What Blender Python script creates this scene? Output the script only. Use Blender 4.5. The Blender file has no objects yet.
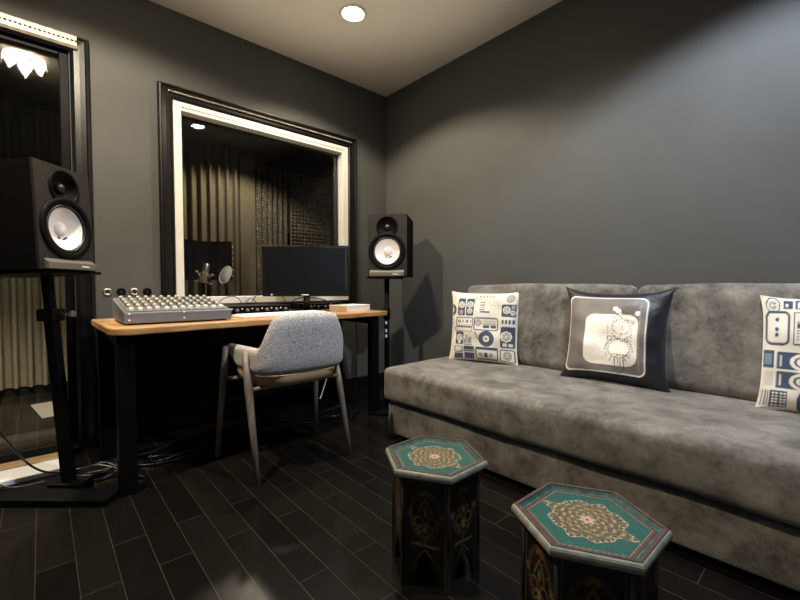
import bpy, bmesh, math, random
import numpy as np
from mathutils import Vector, Matrix, Euler
random.seed(7)
PI = math.pi
R = math.radians
col = bpy.context.scene.collection
V = Vector

# ------------------------------------------------------------------ materials
def newmat(name):
    m = bpy.data.materials.new(name); m.use_nodes = True
    nt = m.node_tree
    return m, nt, nt.nodes['Principled BSDF'], nt.nodes['Material Output']

def P(name, c, rough=.5, metal=0, spec=.5, noise=0, nscale=20, bump=0, bscale=80, sheen=0, coat=0):
    m, nt, b, out = newmat(name)
    b.inputs['Base Color'].default_value = (*c, 1)
    b.inputs['Roughness'].default_value = rough
    b.inputs['Metallic'].default_value = metal
    b.inputs['Specular IOR Level'].default_value = spec
    b.inputs['Sheen Weight'].default_value = sheen
    b.inputs['Coat Weight'].default_value = coat
    tc = nt.nodes.new('ShaderNodeTexCoord')
    if noise:
        n = nt.nodes.new('ShaderNodeTexNoise'); n.inputs['Scale'].default_value = nscale; n.inputs['Detail'].default_value = 5
        nt.links.new(tc.outputs['Object'], n.inputs['Vector'])
        r = nt.nodes.new('ShaderNodeMapRange')
        r.inputs['From Min'].default_value = .3; r.inputs['From Max'].default_value = .7
        r.inputs['To Min'].default_value = 1-noise; r.inputs['To Max'].default_value = 1+noise
        nt.links.new(n.outputs['Fac'], r.inputs['Value'])
        mx = nt.nodes.new('ShaderNodeVectorMath'); mx.operation = 'SCALE'
        mx.inputs[0].default_value = c
        nt.links.new(r.outputs['Result'], mx.inputs['Scale'])
        nt.links.new(mx.outputs['Vector'], b.inputs['Base Color'])
    if bump:
        n2 = nt.nodes.new('ShaderNodeTexNoise'); n2.inputs['Scale'].default_value = bscale; n2.inputs['Detail'].default_value = 4
        nt.links.new(tc.outputs['Object'], n2.inputs['Vector'])
        bp = nt.nodes.new('ShaderNodeBump'); bp.inputs['Strength'].default_value = bump; bp.inputs['Distance'].default_value = .004
        nt.links.new(n2.outputs['Fac'], bp.inputs['Height'])
        nt.links.new(bp.outputs['Normal'], b.inputs['Normal'])
    return m

def EM(name, c, s):
    m, nt, b, out = newmat(name)
    b.inputs['Base Color'].default_value = (*c, 1)
    b.inputs['Emission Color'].default_value = (*c, 1)
    b.inputs['Emission Strength'].default_value = s
    return m

def painted(name, rough=.5, spec=.4, sheen=0, metal=0, bump=0):
    m, nt, b, out = newmat(name)
    a = nt.nodes.new('ShaderNodeVertexColor'); a.layer_name = 'paint'
    nt.links.new(a.outputs['Color'], b.inputs['Base Color'])
    b.inputs['Roughness'].default_value = rough
    b.inputs['Specular IOR Level'].default_value = spec
    b.inputs['Sheen Weight'].default_value = sheen
    b.inputs['Metallic'].default_value = metal
    if bump:
        tc = nt.nodes.new('ShaderNodeTexCoord')
        n2 = nt.nodes.new('ShaderNodeTexNoise'); n2.inputs['Scale'].default_value = 14; n2.inputs['Detail'].default_value = 3
        nt.links.new(tc.outputs['Object'], n2.inputs['Vector'])
        bp = nt.nodes.new('ShaderNodeBump'); bp.inputs['Strength'].default_value = bump; bp.inputs['Distance'].default_value = .02
        nt.links.new(n2.outputs['Fac'], bp.inputs['Height'])
        nt.links.new(bp.outputs['Normal'], b.inputs['Normal'])
    return m

def glass_mat(name, tint=(.95, .96, .95), gain=.55, base=.0):
    m, nt, b, out = newmat(name)
    nt.nodes.remove(b)
    t = nt.nodes.new('ShaderNodeBsdfTransparent'); t.inputs['Color'].default_value = (*tint, 1)
    g = nt.nodes.new('ShaderNodeBsdfGlossy'); g.inputs['Roughness'].default_value = .02
    g.inputs['Color'].default_value = (1, 1, 1, 1)
    f = nt.nodes.new('ShaderNodeFresnel'); f.inputs['IOR'].default_value = 1.5
    mu = nt.nodes.new('ShaderNodeMath'); mu.operation = 'MULTIPLY_ADD'
    mu.inputs[1].default_value = gain; mu.inputs[2].default_value = base; mu.use_clamp = True
    nt.links.new(f.outputs['Fac'], mu.inputs[0])
    mx = nt.nodes.new('ShaderNodeMixShader')
    nt.links.new(mu.outputs[0], mx.inputs['Fac'])
    nt.links.new(t.outputs[0], mx.inputs[1]); nt.links.new(g.outputs[0], mx.inputs[2])
    nt.links.new(mx.outputs[0], out.inputs['Surface'])
    return m

def suede():
    m, nt, b, out = newmat('grey_suede')
    tc = nt.nodes.new('ShaderNodeTexCoord')
    n = nt.nodes.new('ShaderNodeTexNoise'); n.inputs['Scale'].default_value = 8; n.inputs['Detail'].default_value = 7
    n.inputs['Roughness'].default_value = .66; n.inputs['Distortion'].default_value = .35
    nt.links.new(tc.outputs['Object'], n.inputs['Vector'])
    n3 = nt.nodes.new('ShaderNodeTexNoise'); n3.inputs['Scale'].default_value = 60; n3.inputs['Detail'].default_value = 3
    nt.links.new(tc.outputs['Object'], n3.inputs['Vector'])
    ad = nt.nodes.new('ShaderNodeMath'); ad.operation = 'MULTIPLY_ADD'; ad.inputs[1].default_value = .22
    nt.links.new(n3.outputs['Fac'], ad.inputs[0]); nt.links.new(n.outputs['Fac'], ad.inputs[2])
    cr = nt.nodes.new('ShaderNodeValToRGB')
    cr.color_ramp.elements[0].position = .42; cr.color_ramp.elements[0].color = (.064, .057, .047, 1)
    cr.color_ramp.elements[1].position = .82; cr.color_ramp.elements[1].color = (.262, .240, .206, 1)
    nt.links.new(ad.outputs[0], cr.inputs['Fac'])
    nt.links.new(cr.outputs['Color'], b.inputs['Base Color'])
    b.inputs['Roughness'].default_value = .85; b.inputs['Specular IOR Level'].default_value = .15
    b.inputs['Sheen Weight'].default_value = .35; b.inputs['Sheen Roughness'].default_value = .4
    n2 = nt.nodes.new('ShaderNodeTexNoise'); n2.inputs['Scale'].default_value = 9; n2.inputs['Detail'].default_value = 5
    nt.links.new(tc.outputs['Object'], n2.inputs['Vector'])
    bp = nt.nodes.new('ShaderNodeBump'); bp.inputs['Strength'].default_value = .25; bp.inputs['Distance'].default_value = .02
    nt.links.new(n2.outputs['Fac'], bp.inputs['Height']); nt.links.new(bp.outputs['Normal'], b.inputs['Normal'])
    return m

def plank_floor():
    m, nt, b, out = newmat('dark_plank_floor')
    tc = nt.nodes.new('ShaderNodeTexCoord')
    mp = nt.nodes.new('ShaderNodeMapping'); mp.inputs['Rotation'].default_value = (0, 0, PI/2)
    mp.inputs['Location'].default_value = (.3, .035, 0)
    nt.links.new(tc.outputs['Object'], mp.inputs['Vector'])
    br = nt.nodes.new('ShaderNodeTexBrick')
    br.offset = .37; br.offset_frequency = 2
    br.inputs['Scale'].default_value = 1
    br.inputs['Brick Width'].default_value = .62; br.inputs['Row Height'].default_value = .105
    br.inputs['Mortar Size'].default_value = .0011; br.inputs['Mortar Smooth'].default_value = 0
    br.inputs['Color1'].default_value = (.0042, .0036, .003, 1); br.inputs['Color2'].default_value = (.0085, .0070, .0054, 1)
    br.inputs['Mortar'].default_value = (.042, .035, .027, 1)
    nt.links.new(mp.outputs['Vector'], br.inputs['Vector'])
    # long grain
    mp2 = nt.nodes.new('ShaderNodeMapping'); mp2.inputs['Scale'].default_value = (40, 3, 1)
    nt.links.new(tc.outputs['Object'], mp2.inputs['Vector'])
    n = nt.nodes.new('ShaderNodeTexNoise'); n.inputs['Scale'].default_value = 1.5; n.inputs['Detail'].default_value = 5
    nt.links.new(mp2.outputs['Vector'], n.inputs['Vector'])
    mr = nt.nodes.new('ShaderNodeMapRange'); mr.inputs['To Min'].default_value = .65; mr.inputs['To Max'].default_value = 1.4
    nt.links.new(n.outputs['Fac'], mr.inputs['Value'])
    sc = nt.nodes.new('ShaderNodeVectorMath'); sc.operation = 'SCALE'
    nt.links.new(br.outputs['Color'], sc.inputs[0]); nt.links.new(mr.outputs['Result'], sc.inputs['Scale'])
    nt.links.new(sc.outputs['Vector'], b.inputs['Base Color'])
    n2 = nt.nodes.new('ShaderNodeTexNoise'); n2.inputs['Scale'].default_value = 6; n2.inputs['Detail'].default_value = 6
    nt.links.new(tc.outputs['Object'], n2.inputs['Vector'])
    m2 = nt.nodes.new('ShaderNodeMapRange'); m2.inputs['To Min'].default_value = .16; m2.inputs['To Max'].default_value = .32
    nt.links.new(n2.outputs['Fac'], m2.inputs['Value'])
    nt.links.new(m2.outputs['Result'], b.inputs['Roughness'])
    b.inputs['Specular IOR Level'].default_value = .24
    bp = nt.nodes.new('ShaderNodeBump'); bp.inputs['Strength'].default_value = .25; bp.inputs['Distance'].default_value = .002
    nt.links.new(mr.outputs['Result'], bp.inputs['Height']); nt.links.new(bp.outputs['Normal'], b.inputs['Normal'])
    return m

def wood(name, c1, c2, scale=(3, 30, 30), rough=.45):
    m, nt, b, out = newmat(name)
    tc = nt.nodes.new('ShaderNodeTexCoord')
    mp = nt.nodes.new('ShaderNodeMapping'); mp.inputs['Scale'].default_value = scale
    nt.links.new(tc.outputs['Object'], mp.inputs['Vector'])
    n = nt.nodes.new('ShaderNodeTexNoise'); n.inputs['Scale'].default_value = 1.2; n.inputs['Detail'].default_value = 6; n.inputs['Distortion'].default_value = .6
    nt.links.new(mp.outputs['Vector'], n.inputs['Vector'])
    cr = nt.nodes.new('ShaderNodeValToRGB')
    cr.color_ramp.elements[0].position = .32; cr.color_ramp.elements[0].color = (*c1, 1)
    cr.color_ramp.elements[1].position = .68; cr.color_ramp.elements[1].color = (*c2, 1)
    nt.links.new(n.outputs['Fac'], cr.inputs['Fac']); nt.links.new(cr.outputs['Color'], b.inputs['Base Color'])
    b.inputs['Roughness'].default_value = rough
    return m

def heather():
    m, nt, b, out = newmat('heather_grey_wool')
    tc = nt.nodes.new('ShaderNodeTexCoord')
    n = nt.nodes.new('ShaderNodeTexNoise'); n.inputs['Scale'].default_value = 170; n.inputs['Detail'].default_value = 3
    nt.links.new(tc.outputs['Object'], n.inputs['Vector'])
    cr = nt.nodes.new('ShaderNodeValToRGB')
    cr.color_ramp.elements[0].position = .36; cr.color_ramp.elements[0].color = (.26, .24, .225, 1)
    cr.color_ramp.elements[1].position = .66; cr.color_ramp.elements[1].color = (.60, .565, .54, 1)
    nt.links.new(n.outputs['Fac'], cr.inputs['Fac']); nt.links.new(cr.outputs['Color'], b.inputs['Base Color'])
    b.inputs['Roughness'].default_value = .9; b.inputs['Specular IOR Level'].default_value = .15
    bp = nt.nodes.new('ShaderNodeBump'); bp.inputs['Strength'].default_value = .4; bp.inputs['Distance'].default_value = .003
    nt.links.new(n.outputs['Fac'], bp.inputs['Height']); nt.links.new(bp.outputs['Normal'], b.inputs['Normal'])
    return m

def foam(name, c, speck=0):
    m, nt, b, out = newmat(name)
    tc = nt.nodes.new('ShaderNodeTexCoord')
    n = nt.nodes.new('ShaderNodeTexNoise'); n.inputs['Scale'].default_value = 70; n.inputs['Detail'].default_value = 2
    nt.links.new(tc.outputs['Object'], n.inputs['Vector'])
    cr = nt.nodes.new('ShaderNodeValToRGB')
    cr.color_ramp.elements[0].position = .5 if speck else .3
    cr.color_ramp.elements[0].color = (c[0]*.8, c[1]*.8, c[2]*.8, 1)
    cr.color_ramp.elements[1].position = .75 if speck else .7
    k = 4.5 if speck else 1.2
    cr.color_ramp.elements[1].color = (c[0]*k, c[1]*k, c[2]*k, 1)
    nt.links.new(n.outputs['Fac'], cr.inputs['Fac']); nt.links.new(cr.outputs['Color'], b.inputs['Base Color'])
    b.inputs['Roughness'].default_value = .95; b.inputs['Specular IOR Level'].default_value = .1
    return m

M = {}
M['wall'] = P('charcoal_wall_paint', (.074, .074, .069), .6, spec=.15, noise=.06, nscale=3, bump=.06, bscale=160)
M['ceil'] = P('warm_white_ceiling_paint', (.74, .70, .62), .9, spec=.1, noise=.02, nscale=2)
M['floor'] = plank_floor()
M['black_gloss'] = P('black_gloss_paint', (.005, .0045, .004), .38, spec=.28, noise=.4, nscale=18, bump=.15, bscale=40)
M['black_satin'] = P('black_satin_metal', (.0030, .0030, .0030), .5, spec=.07)
M['black_matte'] = P('black_matte_vinyl', (.005, .0045, .0042), .6, spec=.2, bump=.1, bscale=400)
M['cabinet'] = P('speaker_black_shaded', (.004, .0036, .0032), .7, spec=.05, bump=.12, bscale=500)  # sides and top: shade is put into this darker black
M['baffle'] = P('speaker_black_lit', (.018, .0155, .0125), .62, spec=.2, bump=.1, bscale=500)  # same black as the cabinet, lightened for the lamp light on the front
M['trimglint'] = P('lit_moulding_glint', (.30, .26, .20), .42, metal=.6, noise=.3, nscale=30)  # silvery colour stands in for lamp light glinting on the black moulding
M['rubber'] = P('black_rubber', (.012, .012, .012), .35)
M['white_paint'] = P('white_gloss_paint', (.60, .58, .53), .35, noise=.03)
M['cone'] = P('white_paper_cone', (.74, .69, .65), .7, noise=.05, nscale=25)
M['grey_bar'] = P('grey_speaker_plinth', (.10, .088, .066), .5)
M['white'] = P('white_mark', (.85, .85, .84), .5)
M['dark'] = P('dark_mark', (.01, .01, .012), .6)
M['suede'] = suede()
M['desk'] = wood('oiled_oak_slab', (.33, .165, .055), (.58, .33, .13), (3, 26, 26), .4)
M['legwood'] = wood('weathered_ash_leg', (.085, .065, .045), (.20, .16, .12), (30, 30, 3), .5)
M['plywood'] = wood('pale_bent_plywood', (.30, .20, .10), (.46, .33, .18), (3, 20, 20), .4)
M['heather'] = heather()
M['screen'] = P('dark_screen_glass', (.006, .0065, .008), .25, spec=.22)
M['bezel'] = P('piano_black_bezel', (.008, .008, .008), .12)
M['steel'] = P('brushed_steel', (.55, .53, .48), .35, metal=1)
M['mixer_body'] = P('blue_grey_mixer_metal', (.17, .175, .19), .45, metal=.3)
M['mixer_top'] = P('silver_mixer_panel', (.20, .185, .155), .4, metal=.4)
M['knob'] = P('pale_grey_knob', (.45, .42, .36), .4)
M['knobdark'] = P('dark_grey_knob', (.12, .115, .10), .4)
M['cable'] = P('black_cable_rubber', (.014, .014, .014), .3)
M['white_cable'] = P('white_cable_plastic', (.7, .7, .68), .4)
M['paper'] = P('white_paper', (.82, .80, .76), .7)
M['cardboard'] = P('tan_cardboard', (.42, .32, .19), .7)
M['foam'] = foam('ribbed_acoustic_foam', (.125, .107, .074))
M['foam2'] = foam('speckled_acoustic_foam', (.075, .066, .046), 1)
M['booth'] = P('booth_dark_paint', (.03, .028, .024), .8)
M['tan'] = wood('tan_threshold_wood', (.34, .21, .10), (.5, .33, .17), (3, 30, 30))
M['glass'] = glass_mat('clear_pane_glass')
M['mesh'] = P('grey_nylon_mesh', (.55, .54, .50), .8)
M['brass'] = P('champagne_metal', (.62, .53, .38), .3, metal=1)
M['pillow'] = painted('printed_cotton', .85, .2, .2)
M['satin'] = painted('printed_satin', .46, .35, .1, bump=.35)
M['black_cloth'] = P('black_satin_cloth', (.009, .008, .010), .5, sheen=.2)
M['tabletop'] = painted('painted_wood_top', .42, .45)
M['stoolside'] = painted('painted_wood_side', .4, .45)
M['stooledge'] = P('worn_sage_paint', (.20, .205, .165), .45, noise=.25, nscale=35)
M['stoolrim'] = P('worn_red_brown_paint', (.062, .032, .025), .5, noise=.4, nscale=60)
M['post'] = P('dark_red_brown_paint', (.011, .0065, .005), .4, noise=.4, nscale=40)
M['lens'] = EM('lit_lamp_lens', (1, .93, .80), 60)
M['lens2'] = EM('lit_glass_petals', (1, .90, .74), 30)
M['pale_patch'] = P('pale_grey_patch', (.15, .14, .115), .6)

# ------------------------------------------------------------------ helpers
def link(o, parent=None):
    col.objects.link(o)
    if parent: o.parent = parent
    return o

def tag(o, label, cat, group=None, kind=None):
    o['label'] = label; o['category'] = cat
    if group: o['group'] = group
    if kind: o['kind'] = kind
    return o

def thing(name, label, cat, loc=(0, 0, 0), rot=(0, 0, 0), group=None):
    o = bpy.data.objects.new(name, None); col.objects.link(o)
    o.empty_display_size = .05
    o.location = loc; o.rotation_euler = rot
    return tag(o, label, cat, group)

def fin(name, bm, mat, parent=None, smooth=False, loc=None, bevel=0, segs=2, angle=35):
    bmesh.ops.recalc_face_normals(bm, faces=bm.faces)
    me = bpy.data.meshes.new(name); bm.to_mesh(me); bm.free()
    mats = mat if isinstance(mat, list) else [mat]
    for k in mats: me.materials.append(k)
    o = bpy.data.objects.new(name, me)
    link(o, parent)
    if loc: o.location = loc
    if bevel:
        md = o.modifiers.new('Bevel', 'BEVEL'); md.width = bevel; md.segments = segs
        md.limit_method = 'ANGLE'; md.angle_limit = R(angle)
    if smooth:
        for p in me.polygons: p.use_smooth = True
    return o

def struct(name, bm, mat, parent=None, **k):
    o = fin(name, bm, mat, parent, **k)
    if parent is None: o['kind'] = 'structure'
    return o

def nb(): return bmesh.new()

def box(bm, lo, hi, mi=0, rot=None, piv=None):
    x0, y0, z0 = lo; x1, y1, z1 = hi
    vs = [V((x, y, z)) for z in (z0, z1) for x, y in ((x0, y0), (x1, y0), (x1, y1), (x0, y1))]
    if rot is not None:
        c = V(piv) if piv is not None else sum(vs, V())/8
        vs = [c + rot @ (v-c) for v in vs]
    b = [bm.verts.new(v) for v in vs]
    for f in ((0, 3, 2, 1), (4, 5, 6, 7), (0, 1, 5, 4), (1, 2, 6, 5), (2, 3, 7, 6), (3, 0, 4, 7)):
        bm.faces.new([b[i] for i in f]).material_index = mi
    return b

def frame_of(d):
    d = d.normalized()
    a = V((0, 0, 1)) if abs(d.z) < .9 else V((1, 0, 0))
    u = d.cross(a).normalized(); w = d.cross(u).normalized()
    return u, w

def tube(bm, pts, rad, n=8, mi=0, caps=True):
    pts = [V(p) for p in pts]
    rs = rad if isinstance(rad, (list, tuple)) else [rad]*len(pts)
    rings = []; u = None
    for i, p in enumerate(pts):
        d = (pts[min(i+1, len(pts)-1)] - pts[max(i-1, 0)])
        if d.length < 1e-9: d = V((0, 0, 1))
        d.normalize()
        if u is None: u, w = frame_of(d)
        else:
            u = (u - d*u.dot(d))
            if u.length < 1e-6: u, w = frame_of(d)
            u.normalize(); w = d.cross(u).normalized()
        rings.append([bm.verts.new(p + (u*math.cos(2*PI*k/n) + w*math.sin(2*PI*k/n))*rs[i]) for k in range(n)])
    for a, b in zip(rings, rings[1:]):
        for k in range(n):
            f = bm.faces.new((a[k], a[(k+1) % n], b[(k+1) % n], b[k])); f.material_index = mi; f.smooth = True
    if caps:
        bm.faces.new(rings[0][::-1]).material_index = mi; bm.faces.new(rings[-1]).material_index = mi

def lathe(bm, prof, n=32, mi=0, M4=None, close=False):
    """profile of (radius, height) spun round z, then moved by M4"""
    M4 = M4 or Matrix()
    rings = []
    for r, z in prof:
        if r < 1e-6: rings.append([bm.verts.new(M4 @ V((0, 0, z)))])
        else: rings.append([bm.verts.new(M4 @ V((r*math.cos(2*PI*k/n), r*math.sin(2*PI*k/n), z))) for k in range(n)])
    for a, b in zip(rings, rings[1:]):
        for k in range(n):
            if len(a) == 1 and len(b) == 1: continue
            if len(a) == 1: f = bm.faces.new((a[0], b[(k+1) % n], b[k]))
            elif len(b) == 1: f = bm.faces.new((a[k], a[(k+1) % n], b[0]))
            else: f = bm.faces.new((a[k], a[(k+1) % n], b[(k+1) % n], b[k]))
            f.material_index = mi; f.smooth = True

def prism(bm, poly, z0, z1, mi=0):
    a = [bm.verts.new((x, y, z0)) for x, y in poly]; b = [bm.verts.new((x, y, z1)) for x, y in poly]
    bm.faces.new(a[::-1]).material_index = mi; bm.faces.new(b).material_index = mi
    for i in range(len(poly)):
        j = (i+1) % len(poly)
        bm.faces.new((a[i], a[j], b[j], b[i])).material_index = mi

def catmull(pts, k=8):
    pts = [V(p) for p in pts]; out = []
    for i in range(len(pts)-1):
        p0 = pts[max(i-1, 0)]; p1 = pts[i]; p2 = pts[i+1]; p3 = pts[min(i+2, len(pts)-1)]
        for s in range(k):
            t = s/k
            out.append(.5*((2*p1) + (p2-p0)*t + (2*p0-5*p1+4*p2-p3)*t*t + (3*p1-p0-3*p2+p3)*t**3))
    out.append(pts[-1]); return out

def rbox(bm, size, r, n=14, puff=(0, 0, 0), off=(0, 0, 0), wob=0, seed=0, mi=0):
    """soft box with rounded edges, faces swollen by puff along each axis"""
    h = [s/2 for s in size]
    r = min(r, *h)
    # sample positions denser near the edges
    def samples(hh):
        a = [-hh + r*(1-math.cos(t*PI/2/4)) for t in range(4)]
        mid = [-(hh-r) + 2*(hh-r)*t/n for t in range(n+1)]
        return a + mid + [-x for x in a[::-1]]
    S = [samples(x) for x in h]
    N = [len(s) for s in S]
    cache = {}
    rnd = random.Random(seed); ph = [rnd.uniform(0, 6.3) for _ in range(9)]
    def vert(i, j, k):
        key = (i, j, k)
        if key in cache: return cache[key]
        p = V((S[0][i], S[1][j], S[2][k]))
        inn = V([max(-(h[a]-r), min(h[a]-r, p[a])) for a in range(3)])
        d = p-inn
        q = inn + d.normalized()*r if d.length > 1e-9 else p
        u = [max(-1, min(1, q[a]/h[a])) for a in range(3)]
        sw = V((0, 0, 0))
        for a in range(3):
            b, c = (a+1) % 3, (a+2) % 3
            sw[a] = puff[a]*u[a]*(1-u[b]**4)*(1-u[c]**4)
        if wob:
            sw += V((math.sin(q.y*5+ph[0])*math.sin(q.z*7+ph[1]), math.sin(q.x*4.3+ph[2])*math.sin(q.z*6+ph[3])+.5*math.sin(q.x*11+q.z*5+ph[6]), math.sin(q.x*5.2+ph[4])*math.sin(q.y*6+ph[5])+.4*math.sin(q.x*13+ph[7])))*wob
        cache[key] = bm.verts.new(q + sw + V(off))
        return cache[key]
    for ax in range(3):
        b, c = (ax+1) % 3, (ax+2) % 3
        for e in (0, N[ax]-1):
            for i in range(N[b]-1):
                for j in range(N[c]-1):
                    q = []
                    for di, dj in ((0, 0), (1, 0), (1, 1), (0, 1)):
                        idx = [0, 0, 0]; idx[ax] = e; idx[b] = i+di; idx[c] = j+dj
                        q.append(vert(*idx))
                    f = bm.faces.new(q); f.material_index = mi; f.smooth = True

class Canvas:
    """a little drawing board whose colours are carried to mesh vertices"""
    def __init__(s, n, bg, aspect=1.0):
        s.n = n; s.m = int(n*aspect); s.a = np.zeros((s.m, s.n, 3)); s.a[:] = bg
        v, u = np.mgrid[0:s.m, 0:s.n]
        s.u = (u+.5)/s.n; s.v = (v+.5)/s.n      # same unit on both axes
    def put(s, mask, c): s.a[mask] = c
    def rect(s, x0, y0, x1, y1, c, r=0):
        if r <= 0: s.put((s.u >= x0) & (s.u <= x1) & (s.v >= y0) & (s.v <= y1), c); return
        s.put(s.rr(x0, y0, x1, y1, r) <= 0, c)
    def rr(s, x0, y0, x1, y1, r):
        dx = np.abs(s.u-(x0+x1)/2)-((x1-x0)/2-r); dy = np.abs(s.v-(y0+y1)/2)-((y1-y0)/2-r)
        return np.hypot(np.maximum(dx, 0), np.maximum(dy, 0)) + np.minimum(np.maximum(dx, dy), 0) - r
    def rline(s, x0, y0, x1, y1, r, w, c): s.put(np.abs(s.rr(x0, y0, x1, y1, r)) < w/2, c)
    def disc(s, x, y, r, c): s.put(np.hypot(s.u-x, s.v-y) < r, c)
    def ring(s, x, y, r, w, c, dash=0):
        m = np.abs(np.hypot(s.u-x, s.v-y)-r) < w/2
        if dash: m &= np.sin(np.arctan2(s.v-y, s.u-x)*dash) > -.2
        s.put(m, c)
    def line(s, x0, y0, x1, y1, w, c):
        dx, dy = x1-x0, y1-y0; L = dx*dx+dy*dy+1e-12
        t = np.clip(((s.u-x0)*dx+(s.v-y0)*dy)/L, 0, 1)
        s.put(np.hypot(s.u-x0-t*dx, s.v-y0-t*dy) < w/2, c)
    def ell(s, x, y, a, b, c, rot=0, w=0):
        ca, sa = math.cos(rot), math.sin(rot)
        X = (s.u-x)*ca+(s.v-y)*sa; Y = -(s.u-x)*sa+(s.v-y)*ca
        q = np.hypot(X/a, Y/b)
        s.put((np.abs(q-1) < w/min(a, b)/2) if w else (q < 1), c)
    def get(s, u, v):
        x = min(max(u*s.n-.5, 0), s.n-1.001); y = min(max(v*s.n-.5, 0), s.m-1.001)
        i, j = int(x), int(y); fx, fy = x-i, y-j
        A = s.a
        return A[j, i]*(1-fx)*(1-fy)+A[j, i+1]*fx*(1-fy)+A[j+1, i]*(1-fx)*fy+A[j+1, i+1]*fx*fy

def paint(o, fn):
    me = o.data
    at = me.color_attributes.new('paint', 'FLOAT_COLOR', 'POINT')
    buf = np.ones((len(me.vertices), 4), dtype=np.float32)
    for i, v in enumerate(me.vertices): buf[i, :3] = fn(v.co, i)
    at.data.foreach_set('color', buf.ravel())

# ------------------------------------------------------------------ setting
XR, YB, ZC = 2.486, 2.98, 2.742
XL, YF = -1.75, -1.7
bm = nb(); box(bm, (XL-.1, YF-.1, -.06), (XR+.1, YB+.14, 0)); struct('floor', bm, M['floor'])
bm = nb(); box(bm, (XL-.1, YF-.1, ZC), (XR+.1, YB+.14, ZC+.08)); struct('ceiling', bm, M['ceil'])
# back wall with the glass door opening and the window opening
DX0, DX1, DZ = -1.30, .149, 2.29
WX0, WX1, WZ0, WZ1 = .66, 2.055, .80, 2.17
bm = nb()
for lo, hi in (((XL-.1, YB, 0), (DX0, YB+.14, ZC)), ((DX0, YB, DZ), (DX1, YB+.14, ZC)), ((DX1, YB, 0), (WX0, YB+.14, ZC)),
               ((WX0, YB, WZ1), (WX1, YB+.14, ZC)), ((WX0, YB, 0), (WX1, YB+.14, WZ0)), ((WX1, YB, 0), (XR+.1, YB+.14, ZC))):
    box(bm, lo, hi)
struct('wall_back', bm, M['wall'])
bm = nb(); box(bm, (XR, YF, 0), (XR+.1, YB, ZC)); struct('wall_right', bm, M['wall'])
bm = nb(); box(bm, (XL, YF-.1, 0), (XR, YF, ZC)); struct('wall_front', bm, M['wall'])
# left wall (behind the camera's shoulder) with a daylight window
bm = nb()
for lo, hi in (((XL-.1, YF, 0), (XL, -1.2, ZC)), ((XL-.1, -1.2, 0), (XL, .0, .9)), ((XL-.1, -1.2, 2.1), (XL, 0, ZC)), ((XL-.1, 0, 0), (XL, YB, ZC))):
    box(bm, lo, hi)
struct('wall_left', bm, M['wall'])
# baseboards
bm = nb(); box(bm, (.255, YB-.018, 0), (XR, YB-.0005, .12)); struct('baseboard_back', bm, M['black_gloss'], bevel=.006)
bm = nb(); box(bm, (XR-.018, -1.6, 0), (XR-.0005, YB-.02, .12)); struct('baseboard_right', bm, M['black_gloss'], bevel=.006)

def rope(bm, p0, p1, r, pitch):
    p0, p1 = V(p0), V(p1); n = max(2, int((p1-p0).length/pitch))
    d = (p1-p0).normalized(); u, w = frame_of(d)
    for i in range(n):
        c = p0.lerp(p1, (i+.5)/n)
        t = (d*.75+u*.5).normalized()
        tube(bm, [c-t*pitch*.55, c-t*pitch*.2, c+t*pitch*.2, c+t*pitch*.55], [r*.45, r, r, r*.45], 6)

def casing(bm, x0, x1, z0, z1, w, bottom=False):
    """mitred black moulding round an opening: x0..z1 is its outer edge"""
    prof = [(0, 0), (0, .022), (.006, .034), (.016, .036), (.022, .026), (.045, .020), (.07, .018), (.078, .026), (w-.006, .022), (w, .014), (w, 0)]
    loops = []
    corners = [(x0, z0, 1, 1 if bottom else 0), (x0, z1, 1, -1), (x1, z1, -1, -1), (x1, z0, -1, 1 if bottom else 0)]
    for cx, cz, sx, sz in corners:
        loops.append([bm.verts.new((cx+sx*a, YB-.0005-b, cz+sz*a)) for a, b in prof])
    k = len(loops)
    for i in range(k if bottom else k-1):
        A, B = loops[i], loops[(i+1) % k]
        for j in range(len(prof)-1): bm.faces.new((A[j], A[j+1], B[j+1], B[j]))

# ---- window_1 : black carved casing, white inner frame, pane, sill
w1 = bpy.data.objects.new('window_1', None); col.objects.link(w1); w1['kind'] = 'structure'
bm = nb(); casing(bm, .582, 2.127, .74, 2.252, .088, True); fin('window_casing', bm, M['black_gloss'], w1)
bm = nb(); rope(bm, (.64, YB-.03, 2.207), (2.07, YB-.03, 2.207), .007, .016); fin('rope_moulding', bm, M['trimglint'], w1, smooth=True)
bm = nb()
a0, a1, c0, c1 = .668, 2.045, .81, 2.163
for lo, hi in (((a0, YB-.012, c0), (a0+.052, YB+.10, c1)), ((a1-.062, YB-.012, c0), (a1, YB+.10, c1)),
               ((a0+.052, YB-.012, c1-.058), (a1-.062, YB+.10, c1)), ((a0+.052, YB-.012, c0), (a1-.062, YB+.10, c0+.065))):
    box(bm, lo, hi)
fin('white_frame', bm, M['white_paint'], w1, bevel=.004)
bm = nb()
for i in range(62):
    x = a0+.06+i*(a1-a0-.125)/61
    box(bm, (x-.006, YB-.0155, c1-.036), (x+.006, YB-.0118, c1-.031))
fin('vent_slots', bm, M['dark'], w1)
bm = nb(); box(bm, (a0+.0535, YB+.055, c0+.068), (a1-.064, YB+.063, c1-.0595)); fin('pane', bm, M['glass'], w1)
bm = nb(); box(bm, (a0+.0525, YB+.066, c0+.066), (a0+.068, YB+.099, c1-.059)); box(bm, (a1-.085, YB+.066, c0+.066), (a1-.063, YB+.099, c1-.059)); box(bm, (a0+.069, YB+.066, c1-.078), (a1-.086, YB+.099, c1-.0595))
fin('glazing_bead', bm, M['black_satin'], w1)

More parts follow.
